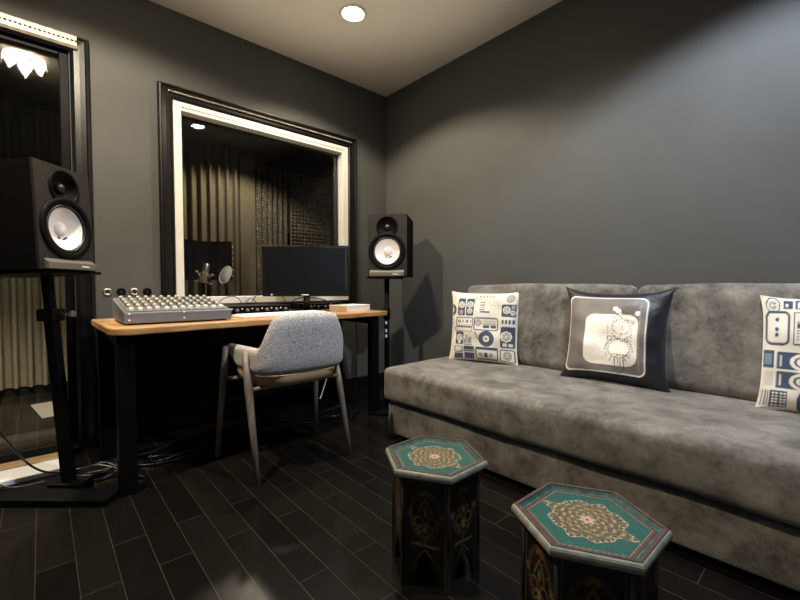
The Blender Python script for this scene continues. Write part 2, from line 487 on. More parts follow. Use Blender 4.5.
# ---- door_1 : tall glass door into the booth
d1 = bpy.data.objects.new('door_1', None); col.objects.link(d1); d1['kind'] = 'structure'
bm = nb(); casing(bm, -1.42, .240, .0, 2.364, .088); fin('door_casing', bm, M['black_gloss'], d1)
bm = nb(); rope(bm, (-1.38, YB-.036, 2.325), (.19, YB-.036, 2.325), .008, .019); fin('rope_moulding', bm, M['black_gloss'], d1, smooth=True)
bm = nb(); prism(bm, [(YB-.0345, 2.286), (YB-.042, 2.300), (YB-.040, 2.352), (YB-.0365, 2.358), (YB-.028, 2.358), (YB-.028, 2.286)], -1.35, .185)
bm.transform(Matrix(((0, 0, 1, 0), (1, 0, 0, 0), (0, 1, 0, 0), (0, 0, 0, 1)))); fin('head_moulding', bm, M['trimglint'], d1)
bm = nb()
for lo, hi in (((DX1-.042, YB+.02, .03), (DX1-.001, YB+.09, DZ)), ((DX0, YB+.02, .03), (DX0+.04, YB+.09, DZ)), ((DX0+.04, YB+.02, DZ-.04), (DX1-.042, YB+.09, DZ-.001))):
    box(bm, lo, hi)
fin('door_frame', bm, M['black_satin'], d1, bevel=.003)
bm = nb(); box(bm, (DX0+.041, YB+.05, .034), (DX1-.043, YB+.058, DZ-.042)); fin('pane', bm, M['glass'], d1)
bm = nb(); box(bm, (DX0, 2.64, .0005), (.105, 2.80, .028)); fin('threshold', bm, M['white'], d1, bevel=.005)
bm = nb(); box(bm, (DX0, 2.802, .0005), (.112, 2.90, .032)); fin('door_sill', bm, M['tan'], d1, bevel=.005)
bm = nb(); box(bm, (DX0, 2.902, .0005), (.147, YB+.13, .03)); fin('door_track', bm, M['black_satin'], d1, bevel=.003)

# ---- booth beyond the glass
BY, BX0, BX1, BZ = 4.80, -2.4, 3.05, 2.58
bm = nb(); box(bm, (BX0, YB+.14, -.06), (BX1, BY+.1, 0)); struct('floor_booth', bm, M['floor'])
bm = nb(); box(bm, (BX0, YB+.14, BZ), (BX1, BY+.1, BZ+.06)); struct('ceiling_booth', bm, M['booth'])
bm = nb(); box(bm, (BX0, BY, 0), (BX1, BY+.1, BZ)); struct('wall_booth_back', bm, M['booth'])
bm = nb(); box(bm, (BX1, YB+.14, 0), (BX1+.1, BY+.1, BZ)); struct('wall_booth_right', bm, M['booth'])
bm = nb(); box(bm, (BX0-.1, YB+.14, 0), (BX0, BY+.1, BZ)); struct('wall_booth_left', bm, M['booth'])
bm = nb(); box(bm, (BX0, BY-.02, 0), (BX1, BY-.0005, .06)); struct('baseboard_booth', bm, M['black_gloss'])

def ribbed(name, x0, x1, z0, z1, pitch, depth, mat, label):
    bm = nb(); n = max(1, round((x1-x0)/pitch)); p = (x1-x0)/n
    pts = []
    for i in range(n):
        b = x0+i*p
        for q, dd in ((0, .0), (.22, .03), (.32, .25), (.42, .9), (.5, 1), (.62, 1), (.70, .9), (.80, .25), (.90, .03)):
            pts.append((b+q*p, BY-.022-depth*dd))
    pts.append((x1, BY-.022))
    poly = pts + [(x1, BY-.001), (x0, BY-.001)]
    prism(bm, poly, z0, z1)
    return tag(fin(name, bm, mat), label, 'acoustic panel')
ribbed('acoustic_foam_panel', -1.45, .62, .075, 2.50, .092, .065, M['foam'], 'tall ribbed brown acoustic foam on the booth wall, seen through the glass door')
ribbed('acoustic_foam_panel', .64, 1.74, .075, 2.50, .089, .065, M['foam'], 'ribbed brown acoustic foam behind the microphone, seen through the left half of the window')
ribbed('acoustic_foam_panel', 1.96, 2.36, .075, 2.40, .07, .035, M['foam2'], 'narrow ribbed speckled foam panel in the middle of the window view')
bm = nb(); box(bm, (1.76, BY-.04, .075), (1.94, BY-.001, 2.46))
tag(fin('acoustic_foam_panel', bm, M['foam'], bevel=.008), 'smooth flat brown foam panel between two ribbed panels, seen through the window', 'acoustic panel')
bm = nb()
for i in range(13):
    for j in range(50):
        x, z = 2.40+i*.046, .10+j*.046
        a = [bm.verts.new((x+dx, BY-.02, z+dz)) for dx, dz in ((0, 0), (.046, 0), (.046, .046), (0, .046))]
        t = bm.verts.new((x+.023, BY-.042, z+.023))
        for q in range(4): bm.faces.new((a[q], a[(q+1) % 4], t))
box(bm, (2.40, BY-.02, .10), (2.40+13*.046, BY-.001, .10+50*.046))
tag(fin('acoustic_foam_panel', bm, M['foam2']), 'speckled pyramid foam panel at the right side of the window view', 'acoustic panel')
bm = nb(); box(bm, (-.05, 3.84, .0005), (.46, 4.33, .012), rot=Matrix.Rotation(R(8), 3, 'Z'))  # thin pale slab, flat on the booth floor
tag(fin('floor_patch', bm, M['pale_patch'], bevel=.003), 'pale grey flat patch on the booth floor behind the glass door', 'board')

# ---- microphone in the booth
mic = thing('microphone', 'champagne metal studio microphone tilted in a spider shock mount behind the window', 'microphone', (.99, 3.5, 0))
ax = Matrix.Translation((0, 0, 1.0)) @ Matrix.Rotation(R(12), 4, 'Y')
bm = nb(); lathe(bm, [(0, -.03), (.022, -.03), (.024, -.02), (.024, .05)], 20, M4=ax); fin('body', bm, M['brass'], mic)
bm = nb(); lathe(bm, [(.025, .0505), (.027, .055), (.027, .12), (.02, .132), (0, .135)], 20, M4=ax); fin('grille', bm, M['steel'], mic)
sm = nb()
for zz, rr in ((-.02, .055), (.045, .055)):
    tube(sm, [ax @ V((rr*math.cos(t*PI/12), rr*math.sin(t*PI/12), zz)) for t in range(25)], .0045, 6)
for k in range(6):
    t = k*PI/3
    tube(sm, [ax @ V((.055*math.cos(t), .055*math.sin(t), .045)), ax @ V((.026*math.cos(t+.5), .026*math.sin(t+.5), .01)), ax @ V((.055*math.cos(t+1), .055*math.sin(t+1), -.02))], .003, 5)
    tube(sm, [ax @ V((.05*math.cos(t), .05*math.sin(t), .045)), ax @ V((.072*math.cos(t), .072*math.sin(t), .055))], .006, 6)
    tube(sm, [ax @ V((.05*math.cos(t+.4), .05*math.sin(t+.4), -.02)), ax @ V((.074*math.cos(t+.4), .074*math.sin(t+.4), -.026))], .006, 6)
fin('shock_mount', sm, M['brass'], mic, smooth=True)
bm = nb(); tube(bm, [(0, 0, .02), (0, 0, .97)], .010, 10); tube(bm, [(0, 0, .965), (-.02, 0, .985)], .014, 8); fin('stand_pole', bm, M['black_satin'], mic)
bm = nb(); lathe(bm, [(0, 0), (.13, 0), (.13, .012), (.03, .024), (0, .024)], 28); fin('stand_base', bm, M['black_satin'], mic)
# reflection filter : curved dark screen on its own stand
sh = thing('reflection_filter', 'dark curved sound screen on a stand behind the studio microphone', 'sound screen', (1.09, 3.72, 0), (0, 0, R(-14)))
bm = nb(); N = 22; vo = []; 
for i in range(N+1):
    t = -1+2*i/N
    x = .185*t; y = -.10*t*t
    vo.append((x, y))
poly = vo + [(x*.97, y-.02) for x, y in vo[::-1]]
prism(bm, poly, 1.0, 1.335); fin('screen', bm, M['black_matte'], sh, smooth=False)
for k in range(6):
    bm = nb(); tube(bm, [(.187, -.11, 1.03+k*.05), (.19, -.108, 1.045+k*.05)], .006, 6); fin('stud', bm, M['steel'], sh)
bm = nb(); tube(bm, [(0, .02, .02), (0, .02, 1.05)], .012, 10); fin('pole', bm, M['black_satin'], sh)
bm = nb(); lathe(bm, [(0, 0), (.14, 0), (.14, .012), (.03, .024), (0, .024)], 28, M4=Matrix.Translation((0, .02, 0))); fin('base', bm, M['black_satin'], sh)
# pop filter
pf = thing('pop_filter', 'round grey mesh pop filter on a gooseneck in front of the dark sound screen', 'pop filter', (1.115, 3.36, 0))
Mx = Matrix.Translation((0, 0, 1.04)) @ V((.9, .25, -.3)).to_track_quat('Z', 'Y').to_matrix().to_4x4()
bm = nb(); lathe(bm, [(0, .002), (.070, .002), (.070, -.002), (0, -.002)], 30, M4=Mx); fin('mesh_disc', bm, M['mesh'], pf)
bm = nb(); tube(bm, [Mx @ V((.072*math.cos(k*PI/16), .072*math.sin(k*PI/16), 0)) for k in range(33)], .005, 8); fin('hoop', bm, M['mesh'], pf)
bm = nb(); tube(bm, catmull([Mx @ V((.072, 0, 0)), (.02, .05, .92), (.0, .06, .7), (0, .06, .02)], 8), .007, 8); fin('gooseneck', bm, M['black_satin'], pf)
bm = nb(); lathe(bm, [(0, 0), (.09, 0), (.09, .012), (.02, .024), (0, .024)], 24, M4=Matrix.Translation((0, .06, 0))); fin('base', bm, M['black_satin'], pf)

# ------------------------------------------------------------------ ceiling lights
def downlight(x, y, z, label, name='ceiling_light', lens=True):
    t = thing(name, label, 'ceiling light', (x, y, z), group=None)
    bm = nb(); lathe(bm, [(.066, -.0005), (.088, -.0005), (.090, -.005), (.085, -.010), (.070, -.010), (.066, -.004)], 40); fin('trim_ring', bm, M['white_paint'], t)
    bm = nb(); lathe(bm, [(0, -.022), (.03, -.020), (.055, -.012), (.065, -.005), (.065, -.001), (0, -.001)], 32); fin('lamp_lens', bm, M['lens'], t)
    return t
L1 = (1.573, 2.222); L2 = (-.05, 1.76); L3 = (1.36, 1.16); L4 = (1.5, .16)
downlight(*L1, ZC, 'round recessed ceiling light shining near the corner above the window')
downlight(*L3, ZC, 'round recessed ceiling light mirrored in the window glass above the microphone')
# pointed-petal ceiling lamp, seen mirrored in the glass door
t = thing('ceiling_light', 'ceiling lamp with pointed glowing glass petals, mirrored in the glass door', 'ceiling light', (*L2, ZC))
bm = nb(); lathe(bm, [(0, -.0005), (.06, -.0005), (.06, -.02), (.03, -.03), (0, -.03)], 32); fin('ceiling_plate', bm, M['white_paint'], t)
for k in range(8):
    a = 2*PI*k/8; ln = (.085, .06, .10, .075)[k % 4]
    bm = nb(); rot = Matrix.Rotation(a, 3, 'Z')
    prof = [(.05, -.052, 0), (.058, -.026, -.005), (.13, -.03, .0), (.145, -.03-ln*.55, 0), (.15, -.03-ln, 0)]
    A = [rot @ V((.04, k2*.016, -.028)) for k2 in (-1, 1)]; B = [rot @ V((.115, k2*.047, -.022)) for k2 in (-1, 1)]
    Cc = [rot @ V((.125, k2*.046, -.035-ln*.15)) for k2 in (-1, 1)]; T = rot @ V((.135, 0, -.035-ln))
    vs = [bm.verts.new(p) for p in (A[0], A[1], B[1], Cc[1], T, Cc[0], B[0])]
    bm.faces.new((vs[0], vs[1], vs[2], vs[6])); bm.faces.new((vs[6], vs[2], vs[3], vs[5])); bm.faces.new((vs[5], vs[3], vs[4]))
    bmesh.ops.solidify(bm, geom=bm.faces[:], thickness=.004)
    fin('petal', bm, M['lens2'], t)

# ------------------------------------------------------------------ studio desk
desk = thing('desk', 'long wooden slab desk with black legs under the booth window', 'desk', (0, 0, 0))
front = [(.215, 2.215), (.228, 2.15), (.285, 2.105), (.45, 2.125), (.74, 2.160), (1.0, 2.19), (1.3, 2.222), (1.6, 2.255), (1.92, 2.29)]
fp = [(p.x, p.y) for p in catmull([(x, y, 0) for x, y in front], 6)]
fp = [(x, y+.004*math.sin(x*23)+.003*math.sin(x*51+1)) for x, y in fp]
DT = .765
bm = nb(); prism(bm, [(.205, 2.80)] + fp + [(1.905, 2.90), (.5, 2.90)], DT-.034, DT)
fin('desk_top', bm, M['desk'], desk, bevel=.006, angle=50)
for lo, hi in (((.245, 2.155, 0), (.315, 2.225, DT-.0345)), ((.225, 2.70, 0), (.295, 2.77, DT-.0345)), ((1.80, 2.315, 0), (1.86, 2.375, DT-.0345)), ((1.80, 2.80, 0), (1.86, 2.86, DT-.0345))):
    bm = nb(); box(bm, lo, hi); fin('leg', bm, M['black_satin'], desk, bevel=.003)
bm = nb(); box(bm, (.297, 2.74, .18), (1.799, 2.765, DT-.0345)); fin('modesty_panel', bm, M['black_satin'], desk)
bm = nb(); box(bm, (.258, 2.226, DT-.095), (.285, 2.699, DT-.0345)); fin('side_rail', bm, M['black_satin'], desk)
bm = nb(); box(bm, (1.815, 2.376, DT-.095), (1.842, 2.799, DT-.0345)); fin('side_rail', bm, M['black_satin'], desk)

# ---- mixer
mx = thing('mixing_console', 'silver grey audio mixer covered in pale knobs on the left end of the desk', 'mixer', (.285, 2.232, DT))
W, D, h0, h1 = .485, .40, .060, .120
bm = nb()
pr = [(0, .008), (0, h0), (D, h1), (D, .008)]
a = [bm.verts.new((0, y, z)) for y, z in pr]; b = [bm.verts.new((W, y, z)) for y, z in pr]
bm.faces.new(a); bm.faces.new(b[::-1])
for i in range(4): bm.faces.new((a[i], a[(i+1) % 4], b[(i+1) % 4], b[i]))
fin('body', bm, M['mixer_body'], mx, bevel=.004)
tilt = math.atan2(h1-h0, D)
def on_top(x, s, lift=0):   # s metres up the slope
    return (x, s*math.cos(tilt)-lift*math.sin(tilt), h0+s*math.sin(tilt)+lift*math.cos(tilt))
Lslope = math.hypot(D, h1-h0)
bm = nb(); box(bm, (.012, .012, 0), (W-.012, Lslope-.012, .003))
o = fin('control_panel', bm, M['mixer_top'], mx); o.location = on_top(0, 0, .0005); o.rotation_euler = (tilt, 0, 0)
bm = nb(); lathe(bm, [(0, .0), (.0092, 0), (.0088, .010), (.0065, .016), (0, .016)], 10); box(bm, (-.0012, .001, .016), (.0012, .0075, .0172))
kn = None
for i in range(12):
    for j in range(7):
        x = .033+i*.0372; s = .115+j*.039
        if kn is None: o = kn = fin('knob', bm, M['knob'], mx, smooth=True)
        else: o = kn.copy(); col.objects.link(o); o.parent = mx
        o.material_slots[0].link = 'OBJECT'; o.material_slots[0].material = M['knobdark'] if j in (1, 3, 5) else M['knob']
        o.location = on_top(x, s, .004); o.rotation_euler = (tilt, 0, random.uniform(-1, 1))
fm = nb(); box(fm, (-.008, -.014, 0), (.008, .014, .012)); box(fm, (-.008, -.002, .012), (.008, .002, .0135)); fk = None
for i in range(12):
    x = .033+i*.0372
    if fk is None: o = fk = fin('fader', fm, M['white'], mx, bevel=.002)
    else: o = fk.copy(); col.objects.link(o); o.parent = mx
    o.location = on_top(x, random.uniform(.03, .055), .004); o.rotation_euler = (tilt, 0, 0)
for x in (.02, W*.52, W-.03):
    for z in (.025, .055):
        if x > .4: continue
        bm = nb(); tube(bm, [(x, .0005, z), (x, -.003, z)], .0045, 8); fin('screw', bm, M['white'], mx)
for x, y in ((.03, .03), (W-.03, .03), (.03, D-.03), (W-.03, D-.03)):
    bm = nb(); lathe(bm, [(0, 0), (.012, 0), (.012, .0085), (0, .0085)], 12, M4=Matrix.Translation((x, y, 0))); fin('foot', bm, M['rubber'], mx)

# ---- wall jacks above the mixer
for i, (x, bright, lb) in enumerate(((.300, 1, 'silver ringed wall jack farthest left above the mixer'), (.369, 0, 'black wall jack second from the door casing above the mixer'),
                                     (.436, 1, 'silver ringed wall jack third from the door casing above the mixer'), (.506, 0, 'black wall jack nearest the window casing above the mixer'))):
    t = thing('wall_jack', lb, 'wall jack', (x, YB, .914), (R(90), 0, 0), 'round jacks on the wall above the mixer')
    bm = nb(); lathe(bm, [(.012, .0005), (.024, .0005), (.024, .006), (.019, .010), (.013, .010), (.012, .004)], 24); fin('collar', bm, M['steel'] if bright else M['black_satin'], t)
    bm = nb(); lathe(bm, [(0, .001), (.0118, .001), (.0118, .005), (0, .004)], 16); fin('socket', bm, M['dark'], t)

# ---- rack gear and cables behind
def rack(name, label, x, y, w, d, h, rz, nk):
    t = thing(name, label, 'audio unit', (x, y, DT), (0, 0, rz))
    bm = nb(); box(bm, (-w/2, -d/2, .006), (w/2, d/2, h)); fin('body', bm, M['black_matte'], t, bevel=.003)
    bm = nb(); box(bm, (-w/2+.004, -d/2-.003, .009), (w/2-.004, -d/2-.0005, h-.003)); fin('face_plate', bm, M['black_satin'], t)
    km = nb(); lathe(km, [(0, 0), (.011, 0), (.010, .013), (0, .014)], 12, M4=Matrix.Rotation(R(90), 4, 'X')); k0 = None
    for i in range(nk):
        if k0 is None: o = k0 = fin('knob', km, M['knobdark'], t, smooth=True)
        else: o = k0.copy(); col.objects.link(o); o.parent = t
        o.location = (-w/2+.03+i*(w-.06)/(nk-1), -d/2-.0035, h*.52)
    bm = nb()
    for i in range(nk-1):
        x_ = -w/2+.03+(i+.5)*(w-.06)/(nk-1)
        box(bm, (x_-.004, -d/2-.005, h*.62), (x_+.004, -d/2-.0035, h*.72))
    fin('indicator', bm, M['white'], t)
    for sx in (-1, 1):
        for sy in (-1, 1):
            bm = nb(); lathe(bm, [(0, 0), (.008, 0), (.008, .0065), (0, .0065)], 10, M4=Matrix.Translation((sx*(w/2-.02), sy*(d/2-.02), 0))); fin('foot', bm, M['rubber'], t)
    return t
rack('audio_interface', 'black rack unit with grey knobs just right of the mixer under the window', 1.06, 2.68, .44, .20, .058, R(-4), 7)
rack('audio_interface', 'smaller black audio box with a row of knobs behind the monitor stand', 1.60, 2.80, .30, .12, .05, R(-3), 5)

def cable(label, pts, r=.004, mat='cable', k=8, group=None, name='cable'):
    bm = nb(); tube(bm, catmull(pts, k), r, 6)
    return tag(fin(name, bm, M[mat], smooth=True), label, 'cable', group)
cable('thin black cable arching high behind the black rack unit', [(1.12, 2.84, .7695), (1.13, 2.85, .84), (1.20, 2.87, .905), (1.31, 2.87, .905), (1.38, 2.86, .85), (1.39, 2.86, .7695)], .003)
cable('thin black cable making a small loop next to the mixer', [(.90, 2.83, .7695), (.90, 2.84, .84), (.96, 2.85, .875), (1.03, 2.85, .865), (1.05, 2.84, .80), (1.02, 2.82, .7695)], .003)
cable('thin black cable crossing the window sill left of the monitor', [(1.06, 2.85, .803), (1.12, 2.86, .86), (1.17, 2.86, .815), (1.10, 2.87, .79), (1.03, 2.86, .7695)], .003)
cable('black cable curling below the monitor screen', [(1.42, 2.86, .80), (1.47, 2.85, .85), (1.56, 2.80, .86), (1.64, 2.70, .84), (1.66, 2.66, .80), (1.64, 2.64, .7705)], .004)
cable('black cable looping right of the monitor neck', [(1.60, 2.66, .7705), (1.64, 2.65, .80), (1.70, 2.645, .83), (1.78, 2.65, .80), (1.80, 2.66, .7705)], .004)

# ---- white keyboard
kb = thing('keyboard', 'slim white keyboard lying on the desk behind the grey chair', 'keyboard', (1.135, 2.385, DT), (0, 0, R(5)))
bm = nb(); box(bm, (-.29, -.075, .0005), (.29, .075, .014)); fin('body', bm, M['paper'], kb, bevel=.004)
bm = nb()
for r_ in range(5):
    for c in range(16):
        x = -.275+c*.0345; y = -.062+r_*.0255
        box(bm, (x, y, .0142), (x+.031, y+.022, .0185))
o = fin('keys', bm, M['white'], kb); o['kind'] = 'stuff'

# ---- white box
bx = thing('flat_box', 'flat white and tan box at the right end of the desk', 'box', (1.715, 2.475, DT), (0, 0, R(12)))
bm = nb(); box(bm, (-.125, -.085, .0005), (.125, .085, .040)); 
fin('body', bm, M['paper'], bx, bevel=.002)
bm = nb(); box(bm, (-.128, -.086, .004), (-.1255, .086, .042)); fin('end_flap', bm, M['cardboard'], bx)
bm = nb(); box(bm, (-.128, -.088, .0405), (.128, .088, .046)); fin('lid', bm, M['paper'], bx, bevel=.001)

# ---- monitor
mo = thing('monitor', 'black widescreen computer monitor, switched off, on the desk in front of the window', 'monitor', (1.430, 2.622, DT), (0, 0, R(-41.8)))
bm = nb(); box(bm, (-.307, -.018, .110), (.307, (.022), .474)); fin('bezel', bm, M['bezel'], mo, bevel=.005)
bm = nb(); box(bm, (-.288, -.0195, .135), (.288, -.0183, .455)); fin('screen', bm, M['screen'], mo)
bm = nb(); rbox(bm, (.44, .05, .27), .02, 6, off=(0, .043, .292)); fin('rear_housing', bm, M['black_satin'], mo)
bm = nb(); box(bm, (-.026, -.0195, .1185), (.026, -.0182, .1245)); fin('maker_mark', bm, M['white'], mo)
bm = nb(); tube(bm, [(-.24, -.0195, .123), (-.24, -.0182, .123)], .006, 12); fin('power_button', bm, M['white'], mo)
bm = nb(); tube(bm, [(0, .03, .012), (0, .03, .2)], [.026, .022], 16); fin('neck', bm, M['bezel'], mo)
bm = nb(); lathe(bm, [(0, .0005), (.115, .0005), (.118, .006), (.10, .011), (.03, .016), (0, .016)], 40, M4=Matrix.Translation((0, .03, 0)) @ Matrix.Diagonal((1, .8, 1, 1))); fin('base', bm, M['bezel'], mo)

# ------------------------------------------------------------------ studio speakers
def speaker(loc, rot, label):
    t = thing('studio_speaker', label, 'speaker', loc, rot, 'pair of black studio speakers')
    w, hgt, d = .292, .452, .345
    zw, zt = .183, .362
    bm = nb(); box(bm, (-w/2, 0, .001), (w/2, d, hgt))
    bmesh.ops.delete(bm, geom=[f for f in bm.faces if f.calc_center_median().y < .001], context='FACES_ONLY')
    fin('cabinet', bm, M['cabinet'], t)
    # baffle with two round openings
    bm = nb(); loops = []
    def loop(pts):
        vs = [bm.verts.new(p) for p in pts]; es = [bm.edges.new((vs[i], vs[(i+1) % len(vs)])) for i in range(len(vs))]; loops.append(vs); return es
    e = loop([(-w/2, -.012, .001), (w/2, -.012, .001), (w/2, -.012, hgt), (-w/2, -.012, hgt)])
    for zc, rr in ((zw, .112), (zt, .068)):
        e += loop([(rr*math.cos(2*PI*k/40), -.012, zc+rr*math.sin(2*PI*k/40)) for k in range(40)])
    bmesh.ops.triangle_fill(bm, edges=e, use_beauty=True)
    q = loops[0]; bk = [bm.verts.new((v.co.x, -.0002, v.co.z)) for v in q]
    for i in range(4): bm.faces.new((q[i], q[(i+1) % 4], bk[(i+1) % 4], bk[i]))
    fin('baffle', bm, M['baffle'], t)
    F = Matrix.Translation((0, -.012, 0)) @ Matrix.Rotation(R(90), 4, 'X')     # local z -> out of the baffle
    def at(z): return Matrix.Translation((0, -.0125, z)) @ Matrix.Rotation(R(90), 4, 'X')
    bm = nb(); lathe(bm, [(.108, -.004), (.108, .004), (.112, .008), (.130, .010), (.136, .006), (.137, .001)], 48, M4=at(zw)); fin('woofer_rim', bm, M['black_satin'], t)
    bm = nb(); lathe(bm, [(.1075, -.002), (.105, .003), (.100, .005), (.095, .002), (.0925, -.004)], 48, M4=at(zw)); fin('woofer_surround', bm, M['rubber'], t)
    bm = nb(); lathe(bm, [(.0924, -.004), (.078, -.013), (.060, -.022), (.042, -.029), (.030, -.033), (0, -.034)], 48, M4=at(zw)); cn = fin('woofer_cone', bm, M['cone'], t)
    bm = nb(); lathe(bm, [(.031, -.0325), (.029, -.026), (.022, -.020), (.011, -.0165), (0, -.016)], 28, M4=at(zw)); fin('dust_cap', bm, M['cone'], cn)
    for x, z, a in ((-.013, -.040, 35), (.014, -.043, -35), (.024, -.037, -20)):
        bm = nb(); box(bm, (x-.007, .0135, zw+z-.0035), (x+.007, .0150, zw+z+.0035), rot=Matrix.Rotation(R(a), 3, 'Y')); fin('cone_mark', bm, M['dark'], cn)
    bm = nb(); lathe(bm, [(.0665, -.003), (.067, .003), (.072, .006), (.079, .005), (.081, .001)], 40, M4=at(zt)); fin('tweeter_rim', bm, M['black_satin'], t)
    bm = nb(); lathe(bm, [(.0664, -.003), (.055, -.012), (.042, -.018), (.030, -.022), (.026, -.022), (0, -.0225)], 40, M4=at(zt)); fin('tweeter_horn', bm, M['black_satin'], t)
    bm = nb(); lathe(bm, [(.025, -.0218), (.023, -.014), (.016, -.007), (.007, -.004), (0, -.0035)], 24, M4=at(zt)); fin('tweeter_dome', bm, M['rubber'], t)
    bm = nb()
    pr = [(-.0128, .002), (-.034, .002), (-.034, .030), (-.0128, .047)]
    a = [bm.verts.new((-.128, y, z)) for y, z in pr]; b = [bm.verts.new((.128, y, z)) for y, z in pr]
    bm.faces.new(a); bm.faces.new(b[::-1])
    for i in range(4): bm.faces.new((a[i], a[(i+1) % 4], b[(i+1) % 4], b[i]))
    pl = fin('plinth_bar', bm, M['grey_bar'], t, bevel=.002)
    bm = nb()
    for i, (x, q) in enumerate(((.045, .008), (.053, .005), (.060, .007), (.067, .005), (.074, .006), (.081, .004))):
        box(bm, (x, -.0352, .013), (x+.005, -.0343, .013+q))
    fin('maker_mark', bm, M['white'], pl)
    bm = nb(); tube(bm, [(0, -.0128, .052), (0, -.0150, .052)], .005, 10); box(bm, (-.0035, -.0145, .040), (.0035, -.0129, .056)); fin('status_light', bm, M['white'], t)
    return t

PS = 48.2
st = thing('speaker_stand', 'leaning black speaker stand with a flat bar base in front of the glass door', 'speaker stand', (.081, 2.397, 0), (0, 0, R(PS)), 'black speaker stands')
bm = nb(); box(bm, (-.15, -.27, .0005), (-.045, .42, .032)); fin('base_bar', bm, M['black_satin'], st, bevel=.004)
bm = nb(); box(bm, (-.045, -.04, .0005), (.20, .05, .026)); box(bm, (-.04, -.075, .0005), (.05, .075, .045)); fin('base_spine', bm, M['black_satin'], st, bevel=.004)
LEAN = .078
bm = nb()
for z0, z1, ww in ((.03, .84, .021), (.72, .998, .017)):
    y0, y1 = LEAN*z0, LEAN*z1
    A = [bm.verts.new((sx*ww, y0+sy*ww, z0)) for sx, sy in ((-1, -1), (1, -1), (1, 1), (-1, 1))]
    B = [bm.verts.new((sx*ww, y1+sy*ww, z1)) for sx, sy in ((-1, -1), (1, -1), (1, 1), (-1, 1))]
    bm.faces.new(A[::-1]); bm.faces.new(B)
    for i in range(4): bm.faces.new((A[i], A[(i+1) % 4], B[(i+1) % 4], B[i]))
fin('pole', bm, M['black_satin'], st, bevel=.003)
bm = nb(); box(bm, (-.036, .027, .79), (.036, .101, .845)); fin('collar', bm, M['black_satin'], st, bevel=.004)
bm = nb(); tube(bm, [(-.0, .03, .82), (-.0, -.03, .822)], .006, 8); tube(bm, [(0, -.025, .822), (0, -.042, .823)], .015, 10); fin('clamp_knob', bm, M['steel'], st)
bm = nb(); box(bm, (-.16, -.135, 0), (.16, .23, .014))
pl = fin('top_plate', bm, M['black_satin'], st, bevel=.003); pl.location = (0, .08, 1.0); pl.rotation_euler = (R(-LEAN*57*.55), 0, 0)
speaker((.090, 2.326, 1.020), (R(-2.4), 0, R(PS)), 'black studio speaker with white woofer cone on the stand by the glass door')

st = thing('speaker_stand', 'slim black pole speaker stand between the desk end and the sofa', 'speaker stand', (1.968, 2.352, 0), (0, 0, R(-51)), 'black speaker stands')
bm = nb(); tube(bm, [(0, 0, .02), (0, 0, 1.005)], .019, 14); fin('pole', bm, M['black_satin'], st)
bm = nb(); tube(bm, [(0, 0, .70), (0, 0, .78)], .026, 14); fin('collar', bm, M['black_satin'], st)
bm = nb(); box(bm, (-.125, -.13, 1.005), (.105, .17, 1.020)); fin('top_plate', bm, M['black_satin'], st, bevel=.003)
bm = nb(); box(bm, (-.11, -.16, .0005), (.11, .16, .022)); fin('base_plate', bm, M['black_satin'], st, bevel=.004)
bm = nb()
for z in (.56, .60, .66): box(bm, (-.007, -.0255, z), (.007, -.0195, z+.022))
fin('cable_tag', bm, M['white'], st)
speaker((1.905, 2.270, 1.0205), (0, 0, R(-51)), 'black studio speaker with white woofer cone on the slim stand by the sofa')

# ------------------------------------------------------------------ armchair (facing the desk)
ch = thing('chair', 'grey wool tub chair with tapered wooden legs pulled up to the desk', 'chair', (1.02, 2.06, 0))
# plan path of the shell (local): open towards +y
def plan(t):      # t -1..1 left arm tip -> back -> right arm tip
    a = .240; back = -.20; frontY = .22
    s = abs(t); sg = -1 if t < 0 else 1
    if s > .58:
        k = (s-.58)/.42; return sg*a, -.055+(frontY+.055)*k
    k = s/.58*PI/2
    return sg*a*math.sin(k)**.62, -.055+(back+.055)*max(0, math.cos(k))**.42
NT = 72; NZ = 10
bm = nb()
outer, inner = [], []
for i in range(NT+1):
    t = -1+2*i/NT; x, y = plan(t); s = abs(t)
    if s < .22: zt = .815-.012*(s/.22)**2
    elif s < .47:
        k = (s-.22)/.25; k = .5*k+.5*k*k*(3-2*k); zt = .803+(.645-.803)*k
    else: zt = .645-.012*(s-.47)/.53
    zb = .507+.006*min(1, s/.6)
    if s > .80: zb = .51+(.585-.51)*((s-.80)/.2)
    n = V((x, y+.02, 0)).normalized()
    ro, ri = [], []
    th = .036
    for j in range(NZ+1):
        f = j/NZ; z = zb+(zt-zb)*f
        lean = -.022*f*max(0, 1-s*1.6)
        p = V((x, y+lean, z))
        rnd = .5*(1-math.cos(min(1, min(f, 1-f)*6)*PI))
        ro.append(bm.verts.new(p + n*(th*.5*rnd)))
        ri.append(bm.verts.new(p - n*(th*.5*rnd+.004)))
    outer.append(ro); inner.append(ri)
for i in range(NT):
    for j in range(NZ):
        for L, fl in ((outer, 0), (inner, 1)):
            q = [L[i][j], L[i+1][j], L[i+1][j+1], L[i][j+1]]
            bm.faces.new(q[::-1] if fl else q).smooth = True
    for j in (0, NZ): bm.faces.new((outer[i][j], outer[i+1][j], inner[i+1][j], inner[i][j])).smooth = True
for i in (0, NT):
    for j in range(NZ): bm.faces.new((outer[i][j], outer[i][j+1], inner[i][j+1], inner[i][j]))
fin('backrest', bm, M['heather'], ch)
bm = nb(); NS = 40
ring = []
for i in range(NS):
    a = 2*PI*i/NS
    x = .238*(abs(math.cos(a))**.6)*(1 if math.cos(a) >= 0 else -1); y = .02+(.215 if math.sin(a) > 0 else .205)*(abs(math.sin(a))**.75)*(1 if math.sin(a) >= 0 else -1)
    ring.append((x, y))
